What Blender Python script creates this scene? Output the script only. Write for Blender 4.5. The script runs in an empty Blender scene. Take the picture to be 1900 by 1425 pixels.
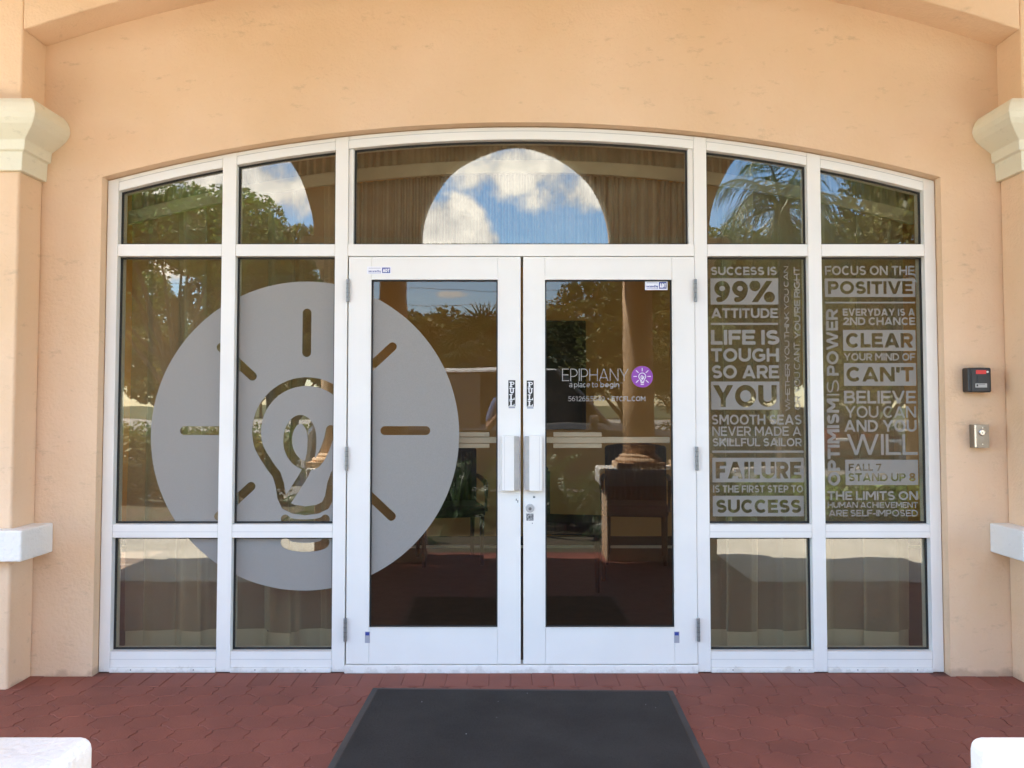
import bpy, bmesh, math, random
import numpy as np
from mathutils import Vector, Matrix
random.seed(7); np.random.seed(7)
SC = bpy.context.scene; COL = SC.collection
R = math.radians
# ------------------------------------------------------------------ camera, world, sun, exposure
F_PX, PITCH, CY, CAMY, CAMZ = 1610.0, R(2.4), 683.5, -4.51, 1.37
cd = bpy.data.cameras.new('camera'); cam = bpy.data.objects.new('camera', cd); COL.objects.link(cam)
cam.location = (0, CAMY, CAMZ); cam.rotation_euler = (R(90) + PITCH, 0, 0)
cd.sensor_width = 36; cd.lens = 36 * F_PX / 1900; cd.shift_y = (CY - 712.5) / 1900
cd.clip_start = 0.02; cd.clip_end = 2000
SC.camera = cam
SUN_AZ_VEC = Vector((-0.98, -0.2, 0)).normalized(); SUN_EL = R(60)
sun_dir = Vector((SUN_AZ_VEC.x * math.cos(SUN_EL), SUN_AZ_VEC.y * math.cos(SUN_EL), math.sin(SUN_EL)))
sd = bpy.data.lights.new('sun', 'SUN'); sd.energy = 4.2; sd.angle = R(0.5); sd.color = (1, 0.93, 0.82)
so = bpy.data.objects.new('sun', sd); COL.objects.link(so)
so.rotation_euler = sun_dir.to_track_quat('Z', 'Y').to_euler(); so.location = (-20, 5, 30)
W = bpy.data.worlds.new('World'); SC.world = W; W.use_nodes = True
nt = W.node_tree; N = nt.nodes; L = nt.links; N.clear()
def nd(tree, typ, **kw):
    n = tree.nodes.new(typ)
    for k, v in kw.items(): setattr(n, k, v)
    return n
def wm(op, a, b=None, c=None, clamp=False):
    n = nd(nt, 'ShaderNodeMath', operation=op, use_clamp=clamp)
    for i, v in enumerate((a, b, c)):
        if v is None: continue
        if isinstance(v, (int, float)): n.inputs[i].default_value = v
        else: L.new(v, n.inputs[i])
    return n.outputs[0]
out = nd(nt, 'ShaderNodeOutputWorld'); bg = nd(nt, 'ShaderNodeBackground')
sky = nd(nt, 'ShaderNodeTexSky', sky_type='NISHITA'); sky.sun_disc = False
sky.sun_elevation = SUN_EL; sky.sun_rotation = math.atan2(SUN_AZ_VEC.x, SUN_AZ_VEC.y)
sky.air_density = 1.0; sky.dust_density = 0.2; sky.ozone_density = 2.0
tc = nd(nt, 'ShaderNodeTexCoord')
sep = nd(nt, 'ShaderNodeSeparateXYZ'); L.new(tc.outputs['Generated'], sep.inputs[0])
zc = wm('MAXIMUM', wm('ADD', sep.outputs[2], 0.12), 0.05)
cmb = nd(nt, 'ShaderNodeCombineXYZ'); L.new(wm('DIVIDE', sep.outputs[0], zc), cmb.inputs[0]); L.new(wm('DIVIDE', sep.outputs[1], zc), cmb.inputs[1])
mp = nd(nt, 'ShaderNodeMapping'); L.new(cmb.outputs[0], mp.inputs[0]); mp.inputs['Location'].default_value = (3.1, 1.7, 0)
nz = nd(nt, 'ShaderNodeTexNoise'); L.new(mp.outputs[0], nz.inputs[0]); nz.inputs['Scale'].default_value = 1.15; nz.inputs['Detail'].default_value = 9; nz.inputs['Roughness'].default_value = 0.58
nz3 = nd(nt, 'ShaderNodeTexNoise'); L.new(tc.outputs['Generated'], nz3.inputs[0]); nz3.inputs['Scale'].default_value = 26; nz3.inputs['Detail'].default_value = 6; nz3.inputs['Roughness'].default_value = 0.55
# cumulus masses standing at given directions, with the noise breaking their edges
def blob(px, py, rx, ry, gain):
    d = Vector(((px - 950) / F_PX, -1, (751 - py) / F_PX)).normalized()
    ex = wm('DIVIDE', wm('SUBTRACT', sep.outputs[0], d.x), rx); ez = wm('DIVIDE', wm('SUBTRACT', sep.outputs[2], d.z), ry)
    q = wm('ADD', wm('MULTIPLY', ex, ex), wm('MULTIPLY', ez, ez))
    behind = wm('LESS_THAN', sep.outputs[1], 0.0)
    return wm('MULTIPLY', wm('MULTIPLY', wm('SUBTRACT', 1.0, q), behind), gain)
CL = [(835, 430, 0.05, 0.048, 1.2), (885, 455, .035, .022, 1.1), (790, 440, 0.05, 0.05, 1), (990, 305, 0.12, 0.036, .7), (1070, 355, .07, .026, .7), (470, 320, 0.06, .045, .8), (330, 330, .07, .03, .7), (835, 548, .02, .006, .6), (250, 480, .1, .03, .6), (540, 340, .04, .04, .7)]
acc = None
for c in CL:
    b = wm('MAXIMUM', blob(*c), -0.6)
    acc = b if acc is None else wm('MAXIMUM', acc, b)
edge = wm('MULTIPLY', wm('SUBTRACT', nz3.outputs[0], 0.5), 2.4)
m1 = wm('MULTIPLY', wm('ADD', wm('ADD', acc, edge), 0.0), 1.9, clamp=True)
high = wm('MULTIPLY', wm('SUBTRACT', sep.outputs[2], 0.36), 6.0, clamp=True)
m2 = wm('MULTIPLY', wm('MULTIPLY', wm('SUBTRACT', nz.outputs[0], 0.43), 5.0, clamp=True), high)
cm = wm('MAXIMUM', m1, m2)
# cloud brightness: sunlit tops and greyer bases
ramp = nd(nt, 'ShaderNodeValToRGB'); L.new(wm('ADD', wm('MULTIPLY', nz3.outputs[0], 0.9), wm('MULTIPLY', acc, 0.12)), ramp.inputs[0])
ramp.color_ramp.elements[0].position = 0.34; ramp.color_ramp.elements[0].color = (3.3, 3.4, 3.6, 1)
ramp.color_ramp.elements[1].position = 0.62; ramp.color_ramp.elements[1].color = (8.4, 8.0, 7.2, 1)
mix = nd(nt, 'ShaderNodeMix', data_type='RGBA'); L.new(cm, mix.inputs[0])
hs = nd(nt, 'ShaderNodeHueSaturation'); hs.inputs['Saturation'].default_value = 1.18; L.new(sky.outputs[0], hs.inputs['Color'])
L.new(hs.outputs[0], mix.inputs[6]); L.new(ramp.outputs[0], mix.inputs[7])
L.new(mix.outputs[2], bg.inputs[0]); bg.inputs[1].default_value = 0.13; L.new(bg.outputs[0], out.inputs[0])
SC.view_settings.view_transform = 'Standard'; SC.view_settings.look = 'None'; SC.view_settings.gamma = 1
SC.view_settings.exposure = 3.0; SC.view_settings.use_curve_mapping = False
SC.render.engine = 'CYCLES'
cy = SC.cycles; cy.max_bounces = 10; cy.diffuse_bounces = 6; cy.glossy_bounces = 4; cy.transparent_max_bounces = 12; cy.transmission_bounces = 6
cy.use_denoising = True; cy.caustics_reflective = False; cy.caustics_refractive = False; cy.sample_clamp_indirect = 6

def PX(px, py, Y=0.0):
    a = (px - 950) / F_PX; b = (CY - py) / F_PX
    dy = math.cos(PITCH) - b * math.sin(PITCH); dz = math.sin(PITCH) + b * math.cos(PITCH)
    t = (Y - CAMY) / dy
    return (a * t, CAMZ + dz * t)
def ZP(py, Y=0.0): return PX(950, py, Y)[1]
def XP(px, py, Y=0.0): return PX(px, py, Y)[0]
XC = 0.048      # centre line of the entrance

# ------------------------------------------------------------------ materials
MATS = {}
def rgba(c): return (c[0], c[1], c[2], 1)
def mat(name, color, rough=0.6, var=0.0, vscale=6.0, bump=0.0, bscale=80.0, metal=0.0, col2=None, island=0.0, spec=0.5, detail=5, mask=(0.35, 0.65), stretch=None, transl=0.0, bdist=0.01, bump2=0, bscale2=8):
    m = bpy.data.materials.new(name); m.use_nodes = True; t = m.node_tree
    p = t.nodes['Principled BSDF']; p.inputs['Base Color'].default_value = rgba(color); p.inputs['Roughness'].default_value = rough
    p.inputs['Metallic'].default_value = metal; p.inputs['Specular IOR Level'].default_value = spec
    tcn = nd(t, 'ShaderNodeTexCoord'); geo = nd(t, 'ShaderNodeNewGeometry')
    src = geo.outputs['Position']
    if stretch:
        mpn = nd(t, 'ShaderNodeMapping'); t.links.new(src, mpn.inputs[0]); mpn.inputs['Scale'].default_value = stretch; src = mpn.outputs[0]
    colout = None
    if var > 0 or col2:
        n = nd(t, 'ShaderNodeTexNoise'); t.links.new(src, n.inputs[0]); n.inputs['Scale'].default_value = vscale; n.inputs['Detail'].default_value = detail
        mr = nd(t, 'ShaderNodeMapRange'); t.links.new(n.outputs[0], mr.inputs[0]); mr.inputs[1].default_value = mask[0]; mr.inputs[2].default_value = mask[1]
        mx = nd(t, 'ShaderNodeMix', data_type='RGBA'); t.links.new(mr.outputs[0], mx.inputs[0])
        c2 = col2 or tuple(c * (1 - var) for c in color)
        mx.inputs[6].default_value = rgba(color); mx.inputs[7].default_value = rgba(c2); colout = mx.outputs[2]
    if island > 0:
        hv = nd(t, 'ShaderNodeHueSaturation'); mr = nd(t, 'ShaderNodeMapRange')
        oi = nd(t, 'ShaderNodeObjectInfo')
        ad = nd(t, 'ShaderNodeMath', operation='ADD'); t.links.new(geo.outputs['Random Per Island'], ad.inputs[0]); t.links.new(oi.outputs['Random'], ad.inputs[1])
        fr = nd(t, 'ShaderNodeMath', operation='FRACT'); t.links.new(ad.outputs[0], fr.inputs[0])
        t.links.new(fr.outputs[0], mr.inputs[0]); mr.inputs[3].default_value = 1 - island; mr.inputs[4].default_value = 1 + island
        t.links.new(mr.outputs[0], hv.inputs['Value'])
        if colout: t.links.new(colout, hv.inputs['Color'])
        else: hv.inputs['Color'].default_value = rgba(color)
        colout = hv.outputs[0]
    if colout: t.links.new(colout, p.inputs['Base Color'])
    if bump > 0:
        n = nd(t, 'ShaderNodeTexNoise'); t.links.new(src, n.inputs[0]); n.inputs['Scale'].default_value = bscale; n.inputs['Detail'].default_value = 4
        hsrc = n.outputs[0]
        if bump2:
            n2 = nd(t, 'ShaderNodeTexNoise'); t.links.new(src, n2.inputs[0]); n2.inputs['Scale'].default_value = bscale2; n2.inputs['Detail'].default_value = 3
            ma = nd(t, 'ShaderNodeMath', operation='MULTIPLY_ADD'); t.links.new(n2.outputs[0], ma.inputs[0]); ma.inputs[1].default_value = bump2; t.links.new(n.outputs[0], ma.inputs[2]); hsrc = ma.outputs[0]
        b = nd(t, 'ShaderNodeBump'); b.inputs['Strength'].default_value = bump; b.inputs['Distance'].default_value = bdist
        t.links.new(hsrc, b.inputs['Height']); t.links.new(b.outputs[0], p.inputs['Normal'])
    if transl > 0:
        tr = nd(t, 'ShaderNodeBsdfTranslucent'); tr.inputs[0].default_value = rgba(tuple(min(1, c * 1.3) for c in color))
        if colout: t.links.new(colout, tr.inputs[0])
        ms = nd(t, 'ShaderNodeMixShader'); ms.inputs[0].default_value = transl
        t.links.new(p.outputs[0], ms.inputs[1]); t.links.new(tr.outputs[0], ms.inputs[2])
        t.links.new(ms.outputs[0], t.nodes['Material Output'].inputs[0])
    MATS[name] = m; return m
def glass(name, tint, f0):
    m = bpy.data.materials.new(name); m.use_nodes = True; t = m.node_tree; t.nodes.clear()
    o = nd(t, 'ShaderNodeOutputMaterial'); tr = nd(t, 'ShaderNodeBsdfTransparent'); tr.inputs[0].default_value = rgba(tint)
    g = nd(t, 'ShaderNodeBsdfGlossy'); g.inputs['Roughness'].default_value = 0.0; g.inputs[0].default_value = (.97, .98, 1, 1)
    lw = nd(t, 'ShaderNodeLayerWeight'); lw.inputs[0].default_value = 0.5
    pw = nd(t, 'ShaderNodeMath', operation='POWER'); t.links.new(lw.outputs['Facing'], pw.inputs[0]); pw.inputs[1].default_value = 4
    ma = nd(t, 'ShaderNodeMath', operation='MULTIPLY_ADD'); t.links.new(pw.outputs[0], ma.inputs[0]); ma.inputs[1].default_value = 1 - f0; ma.inputs[2].default_value = f0
    # very slight waviness of float glass
    geo = nd(t, 'ShaderNodeNewGeometry'); nn = nd(t, 'ShaderNodeTexNoise'); t.links.new(geo.outputs['Position'], nn.inputs[0]); nn.inputs['Scale'].default_value = 3.0; nn.inputs['Detail'].default_value = 1
    b = nd(t, 'ShaderNodeBump'); b.inputs['Strength'].default_value = 0.06; b.inputs['Distance'].default_value = 0.01; t.links.new(nn.outputs[0], b.inputs['Height']); t.links.new(b.outputs[0], g.inputs['Normal'])
    ms = nd(t, 'ShaderNodeMixShader'); t.links.new(ma.outputs[0], ms.inputs[0]); t.links.new(tr.outputs[0], ms.inputs[1]); t.links.new(g.outputs[0], ms.inputs[2])
    t.links.new(ms.outputs[0], o.inputs[0]); MATS[name] = m; return m
def stucco(name, color, col2, bump=0.35):
    """painted render: trowel marks, soft blotches and small dark pits"""
    m = mat(name, color, 0.85, col2=col2, vscale=1.3, bump=bump, bscale=75, mask=(.3, .7), spec=.25, bdist=.008, bump2=3.5, bscale2=7, detail=9)
    t = m.node_tree; p = t.nodes['Principled BSDF']; src = p.inputs['Base Color'].links[0].from_socket
    geo = nd(t, 'ShaderNodeNewGeometry')
    mpn = nd(t, 'ShaderNodeMapping'); t.links.new(geo.outputs['Position'], mpn.inputs[0]); mpn.inputs['Scale'].default_value = (1, 1, 2.2); mpn.inputs['Rotation'].default_value = (0, .5, 0)
    n = nd(t, 'ShaderNodeTexNoise'); t.links.new(mpn.outputs[0], n.inputs[0]); n.inputs['Scale'].default_value = 9; n.inputs['Detail'].default_value = 12; n.inputs['Roughness'].default_value = .72
    mr = nd(t, 'ShaderNodeMapRange'); t.links.new(n.outputs[0], mr.inputs[0]); mr.inputs[1].default_value = .585; mr.inputs[2].default_value = .76; mr.inputs[3].default_value = 0; mr.inputs[4].default_value = .55
    mx = nd(t, 'ShaderNodeMix', data_type='RGBA'); t.links.new(mr.outputs[0], mx.inputs[0]); t.links.new(src, mx.inputs[6]); mx.inputs[7].default_value = rgba(tuple(c * .5 for c in color))
    # dirt splashed along the foot of the wall
    sx = nd(t, 'ShaderNodeSeparateXYZ'); t.links.new(geo.outputs['Position'], sx.inputs[0])
    n2 = nd(t, 'ShaderNodeTexNoise'); t.links.new(geo.outputs['Position'], n2.inputs[0]); n2.inputs['Scale'].default_value = 9; n2.inputs['Detail'].default_value = 6
    a = nd(t, 'ShaderNodeMath', operation='MULTIPLY_ADD'); t.links.new(n2.outputs[0], a.inputs[0]); a.inputs[1].default_value = .16; a.inputs[2].default_value = -.055
    s = nd(t, 'ShaderNodeMath', operation='SUBTRACT'); t.links.new(a.outputs[0], s.inputs[0]); t.links.new(sx.outputs[2], s.inputs[1])
    mr2 = nd(t, 'ShaderNodeMapRange'); t.links.new(s.outputs[0], mr2.inputs[0]); mr2.inputs[1].default_value = 0; mr2.inputs[2].default_value = .03; mr2.inputs[4].default_value = .5
    mx2 = nd(t, 'ShaderNodeMix', data_type='RGBA'); t.links.new(mr2.outputs[0], mx2.inputs[0]); t.links.new(mx.outputs[2], mx2.inputs[6]); mx2.inputs[7].default_value = (.32, .2, .14, 1)
    t.links.new(mx2.outputs[2], p.inputs['Base Color'])
    return m
M = MATS
stucco('peach_stucco', (0.765, 0.56, 0.39), (0.70, 0.49, 0.31))
stucco('cream_stucco', (0.74, 0.70, 0.56), (0.68, 0.64, 0.50), .2)
stucco('white_stucco', (0.80, 0.79, 0.75), (0.73, 0.72, 0.68), .55)
mat('white_aluminium', (0.83, 0.81, 0.765), 0.42, var=.04, vscale=3, spec=.4, bump=.02, bscale=200)
t = M['white_aluminium'].node_tree; p = t.nodes['Principled BSDF']; src_ = p.inputs['Base Color'].links[0].from_socket
geo = nd(t, 'ShaderNodeNewGeometry'); sx = nd(t, 'ShaderNodeSeparateXYZ'); t.links.new(geo.outputs['Position'], sx.inputs[0])
n2 = nd(t, 'ShaderNodeTexNoise'); t.links.new(geo.outputs['Position'], n2.inputs[0]); n2.inputs['Scale'].default_value = 16; n2.inputs['Detail'].default_value = 8; n2.inputs['Roughness'].default_value = .7
a = nd(t, 'ShaderNodeMath', operation='MULTIPLY_ADD'); t.links.new(n2.outputs[0], a.inputs[0]); a.inputs[1].default_value = .16; a.inputs[2].default_value = -.062
q_ = nd(t, 'ShaderNodeMath', operation='SUBTRACT'); t.links.new(a.outputs[0], q_.inputs[0]); t.links.new(sx.outputs[2], q_.inputs[1])
m2_ = nd(t, 'ShaderNodeMapRange'); t.links.new(q_.outputs[0], m2_.inputs[0]); m2_.inputs[1].default_value = 0; m2_.inputs[2].default_value = .02; m2_.inputs[4].default_value = .32
n3 = nd(t, 'ShaderNodeTexNoise'); t.links.new(geo.outputs['Position'], n3.inputs[0]); n3.inputs['Scale'].default_value = 30; n3.inputs['Detail'].default_value = 10; n3.inputs['Roughness'].default_value = .8
m3_ = nd(t, 'ShaderNodeMapRange'); t.links.new(n3.outputs[0], m3_.inputs[0]); m3_.inputs[1].default_value = .68; m3_.inputs[2].default_value = .74; m3_.inputs[4].default_value = .35
mx_ = nd(t, 'ShaderNodeMath', operation='MAXIMUM'); t.links.new(m2_.outputs[0], mx_.inputs[0]); t.links.new(m3_.outputs[0], mx_.inputs[1])
mc = nd(t, 'ShaderNodeMix', data_type='RGBA'); t.links.new(mx_.outputs[0], mc.inputs[0]); t.links.new(src_, mc.inputs[6]); mc.inputs[7].default_value = (.38, .33, .27, 1); t.links.new(mc.outputs[2], p.inputs['Base Color'])
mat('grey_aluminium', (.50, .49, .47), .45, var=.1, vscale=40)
mat('aluminium_groove', (0.45, 0.45, 0.44), 0.5)
mat('threshold_metal', (0.60, 0.59, 0.56), 0.55, metal=.2, var=.3, vscale=30)
mat('hinge_metal', (.25, .25, .245), 0.45, metal=.5, var=.2, vscale=60)
mat('black_gasket', (0.015, 0.015, 0.014), 0.6)
glass('tinted_glass', (.82, .80, .735), .064)
glass('door_glass', (.82, .78, .71), .033)
def film(name, color, alpha):
    m = bpy.data.materials.new(name); m.use_nodes = True; t = m.node_tree; p = t.nodes['Principled BSDF']
    p.inputs['Base Color'].default_value = rgba(color); p.inputs['Roughness'].default_value = .55; p.inputs['Specular IOR Level'].default_value = .25
    geo = nd(t, 'ShaderNodeNewGeometry'); n = nd(t, 'ShaderNodeTexNoise'); t.links.new(geo.outputs['Position'], n.inputs[0]); n.inputs['Scale'].default_value = 350; n.inputs['Detail'].default_value = 2
    mr = nd(t, 'ShaderNodeMapRange'); t.links.new(n.outputs[0], mr.inputs[0]); mr.inputs[1].default_value = .3; mr.inputs[2].default_value = .7; mr.inputs[3].default_value = .93; mr.inputs[4].default_value = 1.07
    hv = nd(t, 'ShaderNodeHueSaturation'); hv.inputs['Color'].default_value = rgba(color); t.links.new(mr.outputs[0], hv.inputs['Value']); t.links.new(hv.outputs[0], p.inputs['Base Color'])
    p.inputs['Alpha'].default_value = alpha; MATS[name] = m; return m
film('frosted_vinyl', (.288, .276, .256), .95)
film('frosted_lettering', (.262, .247, .222), .90)
film('clear_lettering', (.38, .365, .345), .85)
mat('purple_vinyl', (.26, .055, .36), .4)
mat('white_vinyl', (.78, .78, .78), .4)
mat('white_sticker', (.82, .82, .86), .35)
mat('blue_print', (.03, .055, .28), .4)
mat('grey_print', (.30, .31, .38), .5)
mat('black_sticker', (.022, .020, .018), .4)
mat('faded_sticker', (.38, .38, .37), .5, col2=(.10, .10, .10), vscale=160, mask=(.45, .55))
mat('paper_tag', (.36, .36, .40), .6)
mat('paver_red', (.225, .076, .053), .72, col2=(.190, .064, .046), vscale=3.5, bump=.4, bscale=110, island=.07, spec=.35, bdist=.004)
mat('joint_red', (.17, .062, .045), .9, var=.4, vscale=12, bump=.4, bscale=120)
mat('mat_rubber', (.085, .083, .080), .85, var=.3, vscale=3, bump=.5, bscale=300, spec=.3)
mat('mat_pile', (.056, .049, .043), .95, col2=(.072, .064, .057), vscale=2.5, bump=.8, bscale=420, spec=.15)
mat('device_black', (.018, .018, .020), .38, bump=.05, bscale=400)
mat('red_label', (.62, .035, .030), .4)
mat('silver_label', (.40, .40, .38), .4)
mat('steel_box', (.34, .30, .25), .38, metal=.75, var=.2, vscale=25, bump=.1, bscale=200)
mat('bright_steel', (.75, .75, .74), .25, metal=.9)
mat('curtain_fabric', (.66, .61, .48), .9, col2=(.58, .53, .41), vscale=3, bump=.2, bscale=300, transl=.22, spec=.1)
mat('curtain_brown', (.43, .415, .365), .9, var=.3, vscale=4, transl=.1, spec=.1)
mat('curtain_hem', (.70, .66, .52), .9, transl=.15, spec=.1, bump=.2, bscale=300)
for nm_ in ('curtain_fabric', 'curtain_brown'):      # woven sheer: thinner seen square on, denser along the folds
    t = M[nm_].node_tree; o_ = t.nodes['Material Output']; sh = o_.inputs[0].links[0].from_socket
    lw = nd(t, 'ShaderNodeLayerWeight'); lw.inputs[0].default_value = .5; mr = nd(t, 'ShaderNodeMapRange'); t.links.new(lw.outputs['Facing'], mr.inputs[0])
    mr.inputs[1].default_value = 0; mr.inputs[2].default_value = .55; mr.inputs[3].default_value = .45 if nm_ == 'curtain_fabric' else .66; mr.inputs[4].default_value = 1
    tr = nd(t, 'ShaderNodeBsdfTransparent'); ms = nd(t, 'ShaderNodeMixShader'); t.links.new(mr.outputs[0], ms.inputs[0]); t.links.new(tr.outputs[0], ms.inputs[1]); t.links.new(sh, ms.inputs[2]); t.links.new(ms.outputs[0], o_.inputs[0])
mat('curtain_heading', (.46, .42, .33), .9, var=.12, vscale=14)
mat('interior_wall', (.62, .36, .14), .8, var=.1, vscale=1.5, bump=.1, bscale=60)
mat('interior_dark', (.05, .04, .035), .8, var=.3, vscale=5)
mat('interior_floor', (.085, .062, .052), .5, col2=(.065, .045, .040), vscale=9, bump=.2, bscale=60)
mat('interior_ceiling', (.5, .47, .42), .9)
mat('chair_fabric', (.045, .022, .032), .85, bump=.4, bscale=150, stretch=(6, 1, .3), var=.5, vscale=20)
mat('chair_wood', (.045, .018, .010), .4)
mat('picture_dark', (.02, .022, .03), .3, var=.4, vscale=7)
mat('concrete', (.58, .54, .46), .85, col2=(.47, .44, .37), vscale=1.6, bump=.3, bscale=90, detail=9)
mat('asphalt', (.21, .20, .185), .9, col2=(.16, .155, .145), vscale=.8, bump=.6, bscale=150, detail=9)
mat('pale_road', (.34, .32, .28), .9, var=.15, vscale=.4)
mat('road_paint', (.75, .74, .70), .7, var=.2, vscale=20)
mat('grass_soil', (.055, .075, .025), .95, col2=(.09, .10, .035), vscale=1.2, detail=9, bump=.5, bscale=40)
mat('grass_blades', (.06, .12, .025), .7, island=.4, transl=.3)
mat('leaf_green', (.10, .19, .035), .5, island=.5, col2=(.19, .24, .05), vscale=.9, transl=.35, detail=3)
mat('leaf_olive', (.10, .13, .035), .5, island=.5, col2=(.20, .19, .05), vscale=1.1, transl=.35, detail=3)
mat('palm_green', (.055, .105, .030), .42, island=.35, transl=.25)
mat('mulch', (.10, .075, .052), .95, col2=(.07, .07, .035), vscale=3, bump=.9, bscale=60, detail=9)
mat('bark', (.16, .125, .09), .9, col2=(.09, .07, .05), vscale=9, bump=.8, bscale=30)
mat('van_paint', (.20, .19, .18), .25, spec=.6, metal=.3)
mat('van_roof', (.75, .76, .76), .3)
mat('car_dark', (.035, .045, .042), .22, spec=.6)
mat('car_maroon', (.12, .015, .015), .22, spec=.6)
mat('car_glass', (.02, .022, .025), .05, spec=.9)
mat('tyre_rubber', (.02, .02, .02), .8)
mat('wheel_metal', (.5, .5, .5), .3, metal=.9)
mat('lamp_glass', (.7, .7, .68), .1)
mat('tail_red', (.4, .01, .01), .2)
mat('dark_trim', (.02, .02, .02), .5)
mat('utility_black', (.03, .03, .03), .7)
mat('skin', (.50, .29, .20), .5)
mat('shirt_blue', (.10, .17, .36), .85, bump=.2, bscale=60)
mat('trouser_grey', (.06, .065, .08), .9, bump=.2, bscale=60)
mat('hair_brown', (.04, .025, .015), .7, bump=.6, bscale=90)
mat('shoe_black', (.02, .02, .02), .5)

# ------------------------------------------------------------------ mesh helpers
class MB:
    def __init__(s): s.v = []; s.f = []; s.m = []
    def quadstrip(s): pass
    def add(s, vs, fs, mi=0):
        o = len(s.v); s.v.extend([tuple(v) for v in vs]); s.f.extend([tuple(i + o for i in f) for f in fs]); s.m.extend([mi] * len(fs)); return s
    def box(s, x0, x1, y0, y1, z0, z1, mi=0):
        if x0 > x1: x0, x1 = x1, x0
        if y0 > y1: y0, y1 = y1, y0
        if z0 > z1: z0, z1 = z1, z0
        v = [(x0, y0, z0), (x1, y0, z0), (x1, y1, z0), (x0, y1, z0), (x0, y0, z1), (x1, y0, z1), (x1, y1, z1), (x0, y1, z1)]
        return s.add(v, [(0, 3, 2, 1), (4, 5, 6, 7), (0, 1, 5, 4), (1, 2, 6, 5), (2, 3, 7, 6), (3, 0, 4, 7)], mi)
    def strip(s, xs, zlo, zhi, y0, y1, mi=0):
        """solid standing in the XZ plane between curves zlo(x) and zhi(x), from y0 (front) to y1 (back)"""
        n = len(xs); lo = [zlo(x) for x in xs]; hi = [zhi(x) for x in xs]
        v = []
        for x, a, b in zip(xs, lo, hi): v += [(x, y0, a), (x, y0, b), (x, y1, a), (x, y1, b)]
        f = []
        for i in range(n - 1):
            a = 4 * i; b = a + 4
            f += [(a, b, b + 1, a + 1), (a + 2, a + 3, b + 3, b + 2), (a, a + 2, b + 2, b), (a + 1, b + 1, b + 3, a + 3)]
        e = 4 * (n - 1)
        f += [(0, 1, 3, 2), (e, e + 2, e + 3, e + 1)]
        return s.add(v, f, mi)
    def prism(s, outline, axis, a, b, mi=0):
        """outline: 2D points counter-clockwise, extruded along axis between a and b"""
        def P(p, h): return {'x': (h, p[0], p[1]), 'y': (p[0], h, p[1]), 'z': (p[0], p[1], h)}[axis]
        n = len(outline); v = [P(p, a) for p in outline] + [P(p, b) for p in outline]
        f = [tuple(range(n))[::-1], tuple(range(n, 2 * n))] + [(i, (i + 1) % n, n + (i + 1) % n, n + i) for i in range(n)]
        return s.add(v, f, mi)
    def lathe(s, prof, cx, cy, n=24, mi=0, axis='z', c2=0):
        o = len(s.v); v = []
        for (r, h) in prof:
            for i in range(n):
                a = 2 * math.pi * i / n; p = (r * math.cos(a), r * math.sin(a))
                if axis == 'z': v.append((cx + p[0], cy + p[1], h))
                elif axis == 'y': v.append((cx + p[0], h, cy + p[1]))
                else: v.append((h, cx + p[0], cy + p[1]))
        f = []
        for j in range(len(prof) - 1):
            for i in range(n):
                k = (i + 1) % n; f.append((j * n + i, j * n + k, (j + 1) * n + k, (j + 1) * n + i))
        f.append(tuple(range(n))[::-1]); f.append(tuple((len(prof) - 1) * n + i for i in range(n)))
        return s.add(v, f, mi)
    def tube(s, pts, rad, n=8, mi=0):
        pts = [Vector(p) for p in pts]; rr = rad if hasattr(rad, '__len__') else [rad] * len(pts)
        v = []
        for i, p in enumerate(pts):
            d = (pts[min(i + 1, len(pts) - 1)] - pts[max(i - 1, 0)]).normalized()
            u = d.cross(Vector((0.13, 0.2, 0.97))); u = u.normalized() if u.length > 1e-4 else Vector((1, 0, 0)); w = d.cross(u)
            for k in range(n):
                a = 2 * math.pi * k / n; v.append(p + (u * math.cos(a) + w * math.sin(a)) * rr[i])
        f = []
        for j in range(len(pts) - 1):
            for i in range(n):
                k = (i + 1) % n; f.append((j * n + i, j * n + k, (j + 1) * n + k, (j + 1) * n + i))
        f.append(tuple(range(n))[::-1]); f.append(tuple((len(pts) - 1) * n + i for i in range(n)))
        return s.add(v, f, mi)
    def build(s, name, mats, parent=None, bevel=0.0, smooth=False, seg=2, label=None, kind=None):
        me = bpy.data.meshes.new(name); off = root_of(parent)
        me.from_pydata([(a - off[0], b - off[1], c - off[2]) for a, b, c in s.v], [], s.f)
        for mm in (mats if isinstance(mats, (list, tuple)) else [mats]): me.materials.append(M[mm])
        if any(s.m): me.polygons.foreach_set('material_index', s.m)
        bm = bmesh.new(); bm.from_mesh(me)
        bmesh.ops.remove_doubles(bm, verts=bm.verts, dist=1e-5) if s_merge(s) else None
        bmesh.ops.recalc_face_normals(bm, faces=bm.faces); bm.to_mesh(me); bm.free()
        if smooth: me.polygons.foreach_set('use_smooth', [True] * len(me.polygons))
        o = bpy.data.objects.new(name, me); COL.objects.link(o)
        if parent: o.parent = parent
        if bevel > 0:
            b = o.modifiers.new('bevel', 'BEVEL'); b.width = bevel; b.segments = seg; b.limit_method = 'ANGLE'; b.angle_limit = R(35); b.harden_normals = False
        if label: o['label'] = label
        if kind: o['kind'] = kind
        return o
def s_merge(s): return len(s.f) < 4000
ROOTS = {}
def root_of(o):
    if o is None: return (0, 0, 0)
    while o.parent: o = o.parent
    return tuple(o.location)
def thing(name, label, cat, loc=(0, 0, 0), group=None):
    o = bpy.data.objects.new(name, None); COL.objects.link(o); o.location = loc; o.empty_display_size = .1
    o['label'] = label; o['category'] = cat
    if group: o['group'] = group
    return o
def tag(o, label, cat, group=None):
    o['label'] = label; o['category'] = cat
    if group: o['group'] = group
    return o
def structure(o): o['kind'] = 'structure'; return o
def frange(a, b, n): return [a + (b - a) * i / (n - 1) for i in range(n)]
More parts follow.
